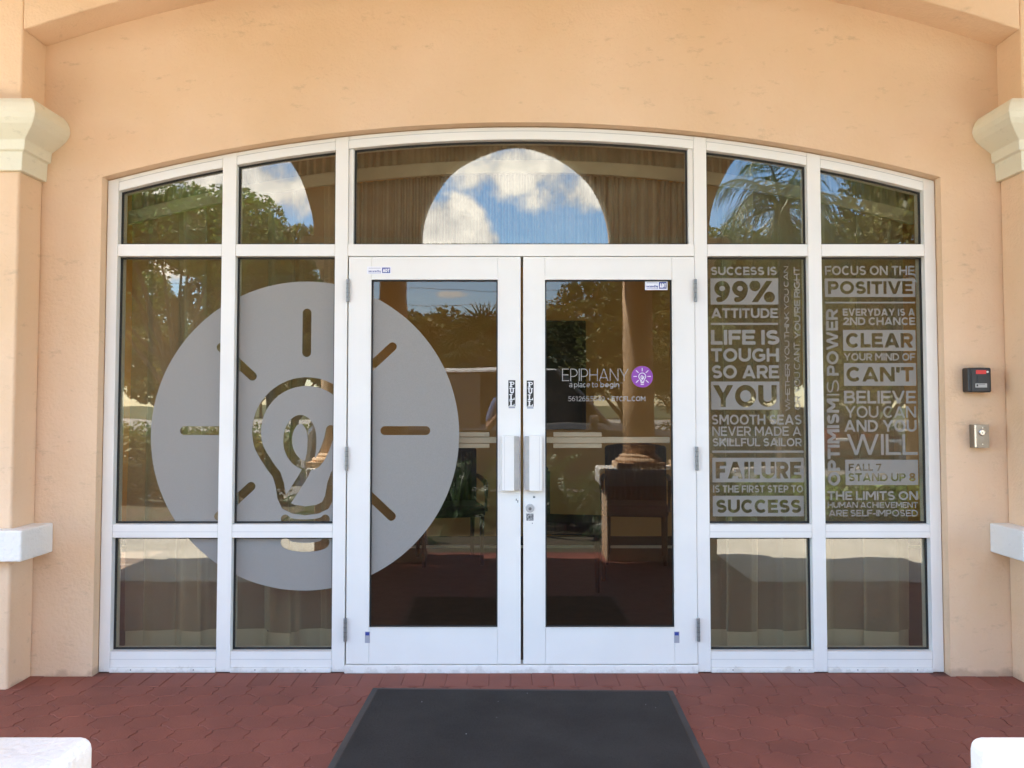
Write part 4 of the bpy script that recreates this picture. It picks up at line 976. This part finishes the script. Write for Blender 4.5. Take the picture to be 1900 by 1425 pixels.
# chairs
def chair(x, y, rz, label, arms=True, backh=1.0, w=.56):
    t = thing('armchair', label, 'chair', (0, 0, 0), 'dark chairs in the room behind the doors')
    b = MB(); b.box(-w / 2, w / 2, -.25, .27, .40, .50); b.build('seat', 'chair_fabric', t, bevel=.03, seg=3)
    b = MB(); n = 7
    b.strip(frange(-w / 2, w / 2, 9), lambda q: .46, lambda q: backh - .05 * (q / (w / 2)) ** 2 * .6, .22, .30); b.build('backrest', 'chair_fabric', t, bevel=.02, seg=3)
    for i in range(11):
        rb = MB(); xx = -w / 2 + .045 + i * (w - .09) / 10; rb.box(xx - .012, xx + .012, .205, .2195, .50, backh - .06)
        rb.build('back_rib', 'chair_fabric', t, bevel=.004)
    for sx in (-1, 1):
        for yy, q in ((-.22, 0), (.27, .03)):
            l = MB(); l.tube([(sx * (w / 2 - .03), yy + q, -.01), (sx * (w / 2 - .03), yy, .42)], [.017, .023], 8); l.build('leg', 'chair_wood', t)
        if arms:
            l = MB(); l.tube([(sx * (w / 2 + .01), .25, .72), (sx * (w / 2 + .02), .1, .71), (sx * (w / 2 + .02), -.12, .69), (sx * (w / 2 + .01), -.21, .63), (sx * (w / 2), -.24, .45)], [.018, .022, .022, .02, .018], 8); l.build('armrest', 'chair_wood', t)
    t.location = (x, y, 0); t.rotation_euler = (0, 0, rz); return t
chair(1.10, 3.25, R(-8), 'dark ribbed armchair rightmost against the tan room wall', backh=1.02)
chair(.46, 2.2, R(78), 'dark upholstered chair nearest the right door, facing sideways', arms=False, backh=.90, w=.5)
chair(-.55, 3.2, R(12), 'dark armchair with curved arm seen behind the left door', backh=1.0)
t = thing('picture_frame', 'large dark picture hanging on the tan room wall', 'picture', (.45, 3.92, 1.68))
rect_mb(.13, .72, 3.92, 3.949, 1.13, 2.19).build('frame', 'interior_dark', t, bevel=.008); rect_mb(.17, .68, 3.915, 3.9195, 1.17, 2.15).build('canvas', 'picture_dark', t)

# ------------------------------------------------------------------ porch: arcade, columns, ceiling
AY0, AY1 = -3.54, -3.02
structure(rect_mb(-7.5, 7.5, -3.40, WF - .001, CEIL, CEIL + .18).build('porch_ceiling', 'peach_stucco'))
rf = MB(); rf.box(-7.5, 7.5, -3.41, .3, CEIL + .78, CEIL + .9); rf.box(-4.8, 4.8, .3, 4.5, CEIL + .78, CEIL + .9); structure(rf.build('roof', 'concrete'))
SPR = 2.857
r_c = .86; r_s = 1.21
px_u = 7.6 / 1610
ac = .033
LX, RX = -2.99, 2.985
ends = [(-4.6, -3.30), (LX + 0, 0)]
def low(x):
    for cx, r in ((ac, r_c), (LX, r_s), (RX, r_s)):
        if abs(x - cx) < r:
            return max((2.88 if r == r_c else 2.86) + math.sqrt(r * r - (x - cx) ** 2), SPR)
    return SPR
xs = {-4.9, 4.9}
for cx, r in ((ac, r_c), (LX, r_s), (RX, r_s)):
    for i in range(33): xs.add(cx - r * math.cos(math.pi * i / 32) * (1 if 0 < i < 32 else .99999))
    xs.add(cx - r * 1.00001); xs.add(cx + r * 1.00001)
xs = sorted(xs)
m_ = MB(); m_.strip(xs, low, lambda x: CEIL + .0, AY0 + .16, AY1 - .16)
arc_t = thing('arcade_wall', 'peach stucco porch arcade with three round arches facing the entrance', 'wall', (0, AY0 + .26, 0)); m_.build('arch_wall', 'peach_stucco', arc_t)
def pedestal(x0, x1, label):
    t = thing('pedestal', label, 'pedestal', ((x0 + x1) / 2, (AY0 + AY1) / 2, 0), 'stucco pedestals carrying the porch columns')
    b = MB(); b.box(x0 + .06, x1 - .06, AY0 + .06, AY1 - .06, -.12, .667); b.build('body', 'peach_stucco', t, bevel=.01)
    b = MB(); b.box(x0, x1, AY0, AY1, .668, .815); b.build('cap', 'white_stucco', t, bevel=.02, seg=4)
pedestal(-1.80, -.702, 'white-capped stucco pedestal at the lower left, near the camera')
pedestal(.766, 1.86, 'white-capped stucco pedestal at the lower right, near the camera')
pedestal(-4.80, -4.04, 'white-capped stucco pedestal at the left end of the porch')
pedestal(4.06, 4.80, 'white-capped stucco pedestal at the right end of the porch')
def column(x, label, r=.14):
    y = (AY0 + AY1) / 2
    t = thing('column', label, 'column', (x, y, .816), 'round porch columns')
    b = MB(); b.lathe([(r, .93), (r * 1.005, 1.4), (r * .97, 2.0), (r * .9, 2.51)], x, y, 28); b.build('shaft', 'peach_stucco', t, smooth=True)
    b = MB(); b.box(x - r * 1.5, x + r * 1.5, y - r * 1.5, y + r * 1.5, .816, .862); b.lathe([(r * 1.42, .862), (r * 1.48, .878), (r * 1.4, .893), (r * 1.2, .90), (r * 1.22, .915), (r, .93)], x, y, 28); b.build('base', 'peach_stucco', t)
    b = MB(); v = []; f = []; n = 9
    for z, o_ in ((2.50, .0), (2.58, .01), (2.59, .03), (2.65, .035), (2.67, .06), (2.71, .12), (2.76, .15), (2.81, .145), (2.856, .12)):
        w_ = r * .93 + o_; v += [(x - w_, y - w_, z), (x + w_, y - w_, z), (x + w_, y + w_, z), (x - w_, y + w_, z)]
    for q in range(n - 1):
        for i in range(4): k = (i + 1) % 4; f.append((q * 4 + i, q * 4 + k, q * 4 + 4 + k, q * 4 + 4 + i))
    f += [(3, 2, 1, 0), tuple(4 * (n - 1) + i for i in range(4))]; b.add(v, f); b.build('capital', 'cream_stucco', t, bevel=.005)
cu = (7.85) / 1610
for px, lb in ((-333, 'outer column of the left pair in the arcade'), (-227, 'inner column of the left pair in the arcade'), (227, 'inner column of the right pair in the arcade'), (333, 'outer column of the right pair in the arcade')):
    column(px * cu + .03, 'peach round ' + lb)
column(-4.36, 'peach round column standing alone at the left end of the arcade'); column(4.38, 'peach round column standing alone at the right end of the arcade')

# ------------------------------------------------------------------ planting and trees
def leaf_cloud(mb_name, clusters, n, size, material, parent, seed, flat=.0, elong=1.0):
    """many small leaf quads spread through clusters (centre, radii)"""
    rng = np.random.default_rng(seed); vol = np.array([c[1][0] * c[1][1] * c[1][2] for c in clusters]) ** .75; cnt = np.maximum(8, (n * vol / vol.sum()).astype(int))
    C = []
    for (c, r), k in zip(clusters, cnt):
        d = rng.normal(size=(k, 3)); d /= np.linalg.norm(d, axis=1)[:, None]; rad = rng.uniform(.45, 1.05, size=(k, 1)) ** .6
        C.append(np.array(c) + d * rad * np.array(r))
    C = np.concatenate(C); k = len(C)
    a = rng.normal(size=(k, 3)); a[:, 2] *= .6; a /= np.linalg.norm(a, axis=1)[:, None]
    b = np.cross(a, rng.normal(size=(k, 3))); b /= np.linalg.norm(b, axis=1)[:, None]
    s = size * rng.uniform(.6, 1.3, size=(k, 1)); a = a * s * elong; b = b * s * .5
    V = np.stack([C - a, C + b * .9, C + a, C - b * .9], axis=1).reshape(-1, 3) - np.array(root_of(parent))
    me = bpy.data.meshes.new(mb_name); me.vertices.add(4 * k); me.vertices.foreach_set('co', V.ravel())
    me.loops.add(4 * k); me.loops.foreach_set('vertex_index', np.arange(4 * k)); me.polygons.add(k); me.polygons.foreach_set('loop_start', np.arange(k) * 4)
    me.polygons.foreach_set('loop_total', np.full(k, 4)); me.materials.append(M[material]); me.update(); me.validate()
    o = bpy.data.objects.new(mb_name, me); COL.objects.link(o); o.parent = parent; return o
def tree(x, y, h, cr, cz0, label, seed, leaves=9000, lsize=.11, material='leaf_green', trunk_r=.14, group='trees across the parking lot'):
    rnd = random.Random(seed); t = thing('broadleaf_tree', label, 'tree', (x, y, -.16), group)
    mb = MB(); top = Vector((x + rnd.uniform(-.2, .2), y + rnd.uniform(-.2, .2), cz0 + (h - cz0) * .35))
    mb.tube([(x, y, -.3), (x + .03, y, cz0 * .5), tuple(top)], [trunk_r * 1.25, trunk_r, trunk_r * .7], 10)
    cl = []
    for i in range(16):
        a = i * 2.4 + rnd.uniform(-.4, .4); el = rnd.uniform(-.25, 1.0); rr_ = cr * rnd.uniform(.5, .95) * math.cos(el * .9)
        c = Vector((x + rr_ * math.cos(a), y + rr_ * math.sin(a), cz0 + (h - cz0) * (.38 + .52 * el * .9)))
        q = cr * rnd.uniform(.28, .46); c.z = min(c.z, h - q * .8); cl.append((tuple(c), (q, q, q * rnd.uniform(.6, .95))))
        st = Vector((x, y, cz0 * .6 + rnd.uniform(0, .4) * (top.z - cz0 * .6))); mid = (st + c) / 2 + Vector((0, 0, .15))
        mb.tube([tuple(st), tuple(mid), tuple(c)], [trunk_r * .5, trunk_r * .3, trunk_r * .1], 6)
    cl.append(((x, y, h - cr * .35), (cr * .4, cr * .4, cr * .35)))
    mb.build('trunk', 'bark', t)
    leaf_cloud('crown', cl, leaves, lsize, material, t, seed); return t
T1 = tree(-7.3, -14.2, 6.25, 2.6, 2.3, 'big sunlit tree left of the entrance, reflected in the top left panes', 4, 26000, .085, 'leaf_green', .12)
tree(-5.6, -15.6, 5.7, 1.6, 2.6, 'smaller tree beside the big tree, reflected over the disc logo', 14, 12000, .085, 'leaf_olive', .1)
T2 = tree(-3.0, -27.0, 4.7, 2.7, .8, 'round bushy tree behind the grey van, reflected in the left door', 5, 20000, .10, 'leaf_olive')
T3 = tree(6.5, -20.5, 6.6, 3.2, 1.4, 'tall olive tree behind the parked cars on the right', 6, 24000, .10, 'leaf_olive')
bgt = [(-14, -31, 1.0, 'dense tree at the far left edge of the parking lot', T2), (-9.5, -33, 1.15, 'second dense tree from the left behind the lot', T2), (2.6, -29, .72, 'dark tree straight across from the doors', T3), (3.6, -23.5, .95, 'loose olive tree reflected at the top of the right door', T3),
       (10.5, -24, .9, 'tree beside the dark green-grey parked car', T3), (15, -27, 1.1, 'tree at the far right edge of the parking lot', T2), (-20, -36, 1.4, 'large tree beyond the lot on the left', T3), (8.6, -34, 1.2, 'tall tree far behind the parked cars', T3), (4.9, -17.9, .55, 'small tree close behind the maroon parked car', T3), (8.9, -16.6, .72, 'leafy tree overhanging the parked cars', T3)]
for (x, y, s, lb, src) in bgt: copy_tree(src, (x, y, -.16), lb, s, random.uniform(0, 6))
for i in range(17):
    x = -76 + i * 9.4 + random.uniform(-1.5, 1.5)
    c = copy_tree([T1, T2, T3][i % 3], (x, -92 + random.uniform(-5, 3), -.16), 'distant tree in the row beyond the pale road', 1.2 if i % 3 != 1 else 1.7, random.uniform(0, 6)); c['group'] = 'row of distant trees beyond the road'
tree(7.9, -12.6, 6.4, 2.1, 1.9, 'leafy tree beside the palm, reflected in the top right pane', 44, 22000, .075, 'leaf_olive', .1)
# hedge
hd = thing('hedge', 'low clipped hedge along the far kerb of the parking lot', 'hedge', (0, -22.2, -.16))
leaf_cloud('foliage', [((x_, -22.2 + random.uniform(-.1, .1), .42), (.8, .45, .42)) for x_ in np.arange(-24, 24, .9)], 26000, .07, 'leaf_green', hd, 9)
h2 = thing('hedge', 'waist-high clipped hedge left of the van beside the kerb', 'hedge', (-7, -7.8, -.03))
leaf_cloud('foliage', [((x_, -7.8 + random.uniform(-.06, .06), .46), (.6, .36, .48)) for x_ in np.arange(-12, -3.6, .6)], 30000, .06, 'leaf_olive', h2, 19)
h3 = thing('hedge', 'knee-high dark shrub border right of the entrance', 'hedge', (7, -6.2, -.03))
leaf_cloud('foliage', [((x_, -6.2 + random.uniform(-.15, .15), .2), (.55, .5, .3)) for x_ in np.arange(2.6, 12, .55)], 26000, .06, 'leaf_green', h3, 29)
# palms
def frond(mb, base, az, el, length, droop, nl, ll, wd, rnd):
    p = Vector(base); d = Vector((math.cos(az) * math.cos(el), math.sin(az) * math.cos(el), math.sin(el))); pts = [p.copy()]; st = length / 14
    for i in range(14):
        d = (d + Vector((0, 0, -droop * (.4 + i / 9)))).normalized(); p = p + d * st; pts.append(p.copy())
    mb.tube([tuple(q) for q in pts], [.022 * (1 - i / 15) + .004 for i in range(15)], 5)
    for k in range(nl):
        u = .12 + .88 * k / nl; j = u * 14; i = min(int(j), 13); q = pts[i].lerp(pts[i + 1], j - i); dd = (pts[i + 1] - pts[i]).normalized()
        side = dd.cross(Vector((0, 0, 1))).normalized(); L_ = ll * math.sin(math.pi * min(1, .12 + u * .88)) ** .6 + .05
        for s in (-1, 1):
            e = (side * s * .75 + dd * .55 + Vector((0, 0, -.35 + rnd.uniform(-.35, .25)))).normalized()
            m = q + e * L_ * .5; tip = m + (e + Vector((0, 0, -.9))).normalized() * L_ * .5; wv = dd * wd
            mb.add([q - wv * .5, q + wv * .5, m + wv * .5, tip, m - wv * .5], [(0, 1, 2, 4), (4, 2, 3)])
def palm(x, y, h, label, seed, n=22, ll=.5, length=2.4, wd=.022):
    rnd = random.Random(seed); t = thing('palm_tree', label, 'palm tree', (x, y, -.16), 'palms by the parking lot')
    b = MB(); b.tube([(x, y, -.3), (x + .03, y, h * .5), (x, y, h)], [.16, .12, .10], 12); b.build('trunk', 'bark', t)
    for i in range(n):
        mb = MB(); frond(mb, (x, y, h), i * 2.399 + rnd.uniform(-.2, .2), R(75 - 95 * i / n), length * rnd.uniform(.85, 1.1), .21, 46, ll, wd, rnd)
        mb.build('frond', 'palm_green', t)
    return t
QP = palm(4.35, -9.2, 4.55, 'feathery drooping palm right of the entrance, reflected beside the right arch', 21, 20, .62, 1.75, .015)
def fan_palm(x, y, h, label, seed):
    rnd = random.Random(seed); t = thing('fan_palm', label, 'palm tree', (x, y, -.16), 'palms by the parking lot')
    b = MB(); b.tube([(x, y, -.3), (x, y, h)], [.2, .17], 12); b.build('trunk', 'bark', t)
    for i in range(34):
        az = i * 2.399; el = R(85 - 130 * i / 34); d = Vector((math.cos(az) * math.cos(el), math.sin(az) * math.cos(el), math.sin(el))); L_ = .9
        b = MB(); c = Vector((x, y, h)) + d * L_; b.tube([(x, y, h), tuple(c)], [.02, .012], 5)
        s = d.cross(Vector((0, 0, 1))).normalized(); u = s.cross(d)
        for k in range(18):
            a = R(-115 + 230 * k / 17); e = (d * math.cos(a) + s * math.sin(a)).normalized(); w_ = (s * math.cos(a) - d * math.sin(a)) * .035
            m = c + e * .5; tip = m + (e + Vector((0, 0, -.5))).normalized() * .42; b.add([c, m + w_, tip, m - w_], [(0, 1, 2, 3)])
        b.build('frond', 'palm_green', t)
    return t
FP = fan_palm(-.9, -22.6, 2.9, 'fan palm with a round crown behind the van', 3)
copy_tree(FP, (.5, -24.2, -.16), 'taller fan palm next to the round-crowned one', 1.1, 1.0); copy_tree(FP, (-1.9, -24.8, -.16), 'fan palm half hidden by the bushy tree', .82, 2.0)
def bush(x, y, label, seed, s=1.0, n=20):
    rnd = random.Random(seed); t = thing('cycad_plant', label, 'plant', (x, y, -.02), 'arching green plants beside the porch columns')
    for i in range(n):
        mb = MB(); frond(mb, (x, y, .02), i * 2.399, R(80 - 60 * i / n), .85 * s * rnd.uniform(.8, 1.1), .10, 26, .17 * s, .014, rnd); mb.build('frond', 'palm_green', t)
    return t
B1 = bush(-1.9, -5.45, 'arching green plant outside the left columns', 1)
for (x, y, s, lb) in ((-.45, -5.9, 1.0, 'arching plant behind the photographer, beside the van'), (-1.35, -4.3, .8, 'arching plant between the left columns and the van'), (1.3, -4.25, .75, 'arching plant between the right columns and the van'), (.3, -6.6, 1.1, 'arching plant farthest out in the bed'), (-1.1, -6.3, 1.1, 'broad arching plant in front of the van'), (-.62, -5.25, .8, 'small arching plant behind the photographer, on the left'), (.62, -5.3, .85, 'small arching plant behind the photographer, on the right'), (1.25, -5.6, .9, 'arching plant in the bed right of the photographer'), (2.55, -5.5, .95, 'arching green plant outside the right columns')):
    copy_tree(B1, (x, y, -.02), lb, s, random.uniform(0, 6))
# power line
pw = thing('power_line', 'thin utility wires strung between two wooden poles beyond the lot', 'power line', (0, -38, 0))
for x_ in (-36, 38): b = MB(); b.tube([(x_, -38, -.2), (x_, -38, 8.9)], [.16, .11], 10); b.build('pole', 'bark', pw)
for z_, dz in ((8.6, 1.6), (7.7, 1.5), (6.9, 1.4)):
    b = MB(); b.tube([(-36 + 74 * i / 20, -38, z_ - dz * 4 * (i / 20) * (1 - i / 20)) for i in range(21)], .012, 5); b.build('wire', 'utility_black', pw)

# ------------------------------------------------------------------ vehicles
def loft(mb, st, mi=0):
    """st: list of (x, [(halfwidth, z)...]) closed symmetrical sections along x"""
    n = len(st[0][1]); v = []
    for x, sec in st: v += [(x, w_, z) for w_, z in sec] + [(x, -w_, z) for w_, z in sec[::-1]]
    k = 2 * n; f = []
    for j in range(len(st) - 1):
        for i in range(k): q = (i + 1) % k; f.append((j * k + i, j * k + q, (j + 1) * k + q, (j + 1) * k + i))
    f.append(tuple(range(k))[::-1]); f.append(tuple((len(st) - 1) * k + i for i in range(k))); mb.add(v, f, mi)
def vehicle(name, label, cat, L_, W_, belt, roof, hood, nose_l, ws_l, rear_l, paint, roofmat=None, van=False):
    """built along +x (front) at the origin, wheels on z=0"""
    t = thing(name, label, cat, (0, 0, 0)); hw = W_ / 2; b = MB()
    def sec(zb, zt, w0): return [(w0 * .86, zb), (w0, zb + .16), (w0, zt - .10), (w0 * .95, zt)]
    xf = L_ / 2; xr = -L_ / 2
    loft(b, [(xr, sec(.34, belt - .12, hw * .86)), (xr + .12, sec(.25, belt, hw * .96)), (xr + .8, sec(.22, belt, hw)), (xf - nose_l, sec(.22, belt, hw)), (xf - nose_l * .45, sec(.22, hood, hw * .98)), (xf - .12, sec(.26, hood - .12, hw * .92)), (xf, sec(.36, hood - .28, hw * .78))])
    body = b.build('body', paint, t, smooth=False, bevel=.03, seg=3)
    g = MB(); x1 = xf - nose_l + .08; x0 = xr + .06
    r0 = x1 - ws_l; r1 = x0 + rear_l
    gs = lambda w_, z: [(w_, belt - .03), (w_, z)]
    loft(g, [(x0, [(hw * .90, belt - .04), (hw * .90, belt - .02)]), (r1, [(hw * .93, belt - .03), (hw * .76, roof - .05)]), (r0, [(hw * .93, belt - .03), (hw * .76, roof - .05)]), (x1, [(hw * .90, belt - .04), (hw * .88, belt - .02)])])
    g.build('glasshouse', 'car_glass', t)
    rf_ = MB(); loft(rf_, [(r1 - .06, [(hw * .74, roof - .06), (hw * .70, roof - .03)]), (r1 + .25, [(hw * .79, roof - .075), (hw * .66, roof)]), (r0 - .3, [(hw * .79, roof - .075), (hw * .66, roof)]), (r0 + .08, [(hw * .74, roof - .08), (hw * .70, roof - .045)])])
    rf_.build('roof', roofmat or paint, t, bevel=.02)
    if van:
        for s in (-1, 1):
            q = MB(); q.add([(r1 + .05, s * hw * .985, belt - .06), ((r0 + r1) / 2 + .6, s * hw * .985, belt - .06), ((r0 + r1) / 2 + .6, s * hw * .83, roof - .11), (r1 + .05, s * hw * .83, roof - .11), (r1 + .05, s * hw * .90, belt - .06), ((r0 + r1) / 2 + .6, s * hw * .90, belt - .06), ((r0 + r1) / 2 + .6, s * hw * .74, roof - .11), (r1 + .05, s * hw * .74, roof - .11)], [(0, 1, 2, 3), (7, 6, 5, 4), (0, 4, 5, 1), (1, 5, 6, 2), (2, 6, 7, 3), (3, 7, 4, 0)]); q.build('side_panel', paint, t)
    for s in (-1, 1):
        for (xa, xb_) in ((r0 + .02, x1 - .02), (r1 - .02, x0 + .05), ((r0 + r1) / 2, (r0 + r1) / 2)):
            q = MB(); q.tube([(xa, s * hw * .775, roof - .05), (xb_, s * hw * .935, belt - .02)], .032, 6); q.build('pillar', paint, t)
        for xw in (xr + .85, xf - .85):
            wq = MB(); rw = .33; wq.lathe([(rw * .55, s * (hw - .21)), (rw, s * (hw - .19)), (rw, s * (hw + .0)), (rw * .9, s * (hw + .015)), (rw * .62, s * (hw + .012))], xw, rw, 26, axis='y'); wh = wq.build('wheel', 'tyre_rubber', t)
            wq = MB(); wq.lathe([(rw * .62, s * (hw + .005)), (rw * .58, s * (hw + .018)), (rw * .15, s * (hw + .025))], xw, rw, 20, axis='y'); wq.build('rim', 'wheel_metal', wh)
        q = MB(); q.box(xf - .10, xf - .01, s * hw * .52, s * hw * .84, hood - .34, hood - .20); q.build('headlight', 'lamp_glass', t, bevel=.02)
        q = MB(); q.box(xr - .005, xr + .05, s * hw * .60, s * hw * .84, belt - .42, belt - .2); q.build('tail_light', 'tail_red', t, bevel=.01)
        q = MB(); q.box(x1 - .35, x1 - .2, s * (hw * .95), s * (hw + .13), belt - .02, belt + .12); q.build('side_mirror', paint, t, bevel=.03)
        for xs_ in ((r0 + r1) / 2, r0 + .1):
            q = MB(); q.box(xs_ - .006, xs_ + .006, s * (hw + .001), s * (hw - .004), .40, belt - .12); q.build('door_seam', 'dark_trim', t)
            q = MB(); q.box(xs_ - .28, xs_ - .12, s * (hw + .001), s * (hw + .022), belt - .17, belt - .14); q.build('door_handle', paint, t, bevel=.004)
    q = MB(); q.box(xf - .04, xf + .01, -hw * .45, hw * .45, hood - .42, hood - .26); q.build('grille', 'dark_trim', t, bevel=.01)
    q = MB(); q.box(xf - .06, xf + .02, -hw * .74, hw * .74, .30, .44); q.build('bumper', 'dark_trim', t, bevel=.02)
    return t
van = vehicle('parked_van', 'grey van with a pale roof parked side-on behind the photographer', 'van', 5.9, 1.95, 1.22, 2.08, 1.16, 1.25, 0.85, 0.28, 'van_paint', 'van_roof', True)
van.location = (-.25, -9.75, -.128)
c1 = vehicle('parked_car', 'dark green-grey car parked nose-in across the lot, on the right', 'car', 4.5, 1.8, .92, 1.44, .90, 1.25, 1.0, .85, 'car_dark'); c1.location = (5.5, -17.4, -.128); c1.rotation_euler = (0, 0, R(90))
c2 = vehicle('parked_car', 'maroon car parked beside the dark green-grey one behind the palm', 'car', 4.4, 1.8, .94, 1.48, .92, 1.2, 1.0, .7, 'car_maroon'); c2.location = (8.2, -17.5, -.128); c2.rotation_euler = (0, 0, R(90))
for i, x_ in enumerate((4.9, 7.7, -5.2, -8.0)):
    st = MB(); st.box(x_, x_ + 1.7, -14.95, -14.8, -.132, -.02); tag(st.build('wheel_stop', 'white_stucco', bevel=.03), 'white concrete wheel stop %s' % ['in front of the dark green-grey car', 'in front of the maroon car', 'left of the two cars', 'farthest left in the lot'][i], 'wheel stop', 'white wheel stops in the parking lot')

# ------------------------------------------------------------------ the photographer (seen only as a reflection)
def skin_mesh(name, joints, edges, material, parent, sub=2):
    me = bpy.data.meshes.new(name); me.from_pydata([j[0] for j in joints], edges, []); me.materials.append(M[material])
    o = bpy.data.objects.new(name, me); COL.objects.link(o); o.parent = parent
    sk_ = o.modifiers.new('skin', 'SKIN'); 
    for i, j in enumerate(joints):
        r = j[1]; me.skin_vertices[0].data[i].radius = r if isinstance(r, tuple) else (r, r)
    me.skin_vertices[0].data[0].use_root = True
    s = o.modifiers.new('sub', 'SUBSURF'); s.levels = sub; s.render_levels = sub
    sk_.use_smooth_shade = True
    return o
pz = .0
pt = thing('person', 'person in a blue shirt holding up a phone to take the picture', 'person', (0.0, -4.95, -.012))
def chain(js): return js, [(i, i + 1) for i in range(len(js) - 1)]
bj = [((0, 0, .98), (.15, .11)), ((0, 0, 1.12), (.135, .10)), ((0, 0, 1.30), (.165, .11)), ((0, 0, 1.42), (.15, .09)), ((0, 0.01, 1.49), .055), ((0, .02, 1.55), .058), ((0, .025, 1.64), (.075, .095)), ((0, .02, 1.72), (.07, .085))]
be = [(i, i + 1) for i in range(7)]
def add(base, js):
    k = base
    for j in js: bj.append(j); be.append((k, len(bj) - 1)); k = len(bj) - 1
    return k
for s in (-1, 1):
    add(3, [((s * .17, 0, 1.40), .062), ((s * .225, .03, 1.27), .048), ((s * .26, .09, 1.13), .042), ((s * .18, .24, 1.24), .036), ((s * .085, .345, 1.335), .026)])
    add(0, [((s * .09, 0, .90), .10), ((s * .10, .01, .70), .085), ((s * .105, .01, .49), .06), ((s * .11, -.01, .30), .055), ((s * .11, -.02, .10), .04), ((s * .115, .0, .05), .042), ((s * .12, .14, .04), .035)])
body = skin_mesh('body', bj, be, 'skin', pt)
for s in (-1, 1):
    for i in range(4):
        js, es = chain([((s * .085, .35, 1.338), .012), ((s * .085, .375, 1.345 + .014 * i), .009), ((s * .065, .388, 1.345 + .014 * i), .0085), ((s * .045, .382, 1.345 + .014 * i), .0075)]); skin_mesh('finger', js, es, 'skin', body, 1)
    js, es = chain([((s * .085, .35, 1.33), .013), ((s * .075, .345, 1.345), .0105), ((s * .055, .34, 1.358), .009)]); skin_mesh('thumb', js, es, 'skin', body, 1)
sj = [((0, 0, .93), (.175, .13)), ((0, 0, 1.12), (.155, .12)), ((0, 0, 1.30), (.18, .125)), ((0, 0, 1.42), (.155, .10)), ((0, .005, 1.47), (.07, .07))]; se = [(0, 1), (1, 2), (2, 3), (3, 4)]
for s in (-1, 1): k = len(sj); sj += [((s * .175, 0, 1.405), .078), ((s * .228, .03, 1.27), .066), ((s * .25, .07, 1.18), .062)]; se += [(3, k), (k, k + 1), (k + 1, k + 2)]
skin_mesh('shirt', sj, se, 'shirt_blue', pt)
tj = [((0, 0, .98), (.165, .125)), ((0, 0, .92), (.16, .125))]; te = [(0, 1)]
for s in (-1, 1): k = len(tj); tj += [((s * .095, 0, .84), .108), ((s * .10, .01, .70), .096), ((s * .105, .01, .49), .074), ((s * .11, -.01, .30), .068), ((s * .11, -.02, .11), .062)]; te += [(1, k)] + [(k + i, k + i + 1) for i in range(4)]
skin_mesh('trousers', tj, te, 'trouser_grey', pt)
for s in (-1, 1): js, es = chain([((s * .115, -.05, .045), .045), ((s * .115, .05, .045), .048), ((s * .12, .17, .035), .038)]); skin_mesh('shoe', js, es, 'shoe_black', pt)
js, es = chain([((0, -.02, 1.66), (.085, .10)), ((0, .0, 1.75), (.08, .09)), ((0, .02, 1.79), (.05, .06))]); skin_mesh('hair', js, es, 'hair_brown', pt)
fb = MB()
for s in (-1, 1): fb.lathe([(.008, -4.832), (.010, -4.838), (.006, -4.85)], s * .032, 1.665 - .0, 10, axis='y')
fb.build('eyes', 'dark_trim', pt)
nb = MB(); nb.tube([(0, -4.835, 1.68), (0, -4.822, 1.645), (0, -4.815, 1.632)], [.008, .012, .011], 8); nb.build('nose', 'skin', pt, smooth=True)
mb_ = MB(); mb_.tube([(-.022, -4.84, 1.602), (0, -4.832, 1.60), (.022, -4.84, 1.602)], [.003, .006, .003], 6); mb_.build('mouth', 'red_label', pt)
ph = MB(); ph.box(-.07, .07, -4.575, -4.567, 1.33, 1.398); tag(ph.build('phone', 'device_black', bevel=.003), 'black phone held sideways in both hands of the photographer', 'phone')
print('OBJECTS', len(bpy.data.objects))
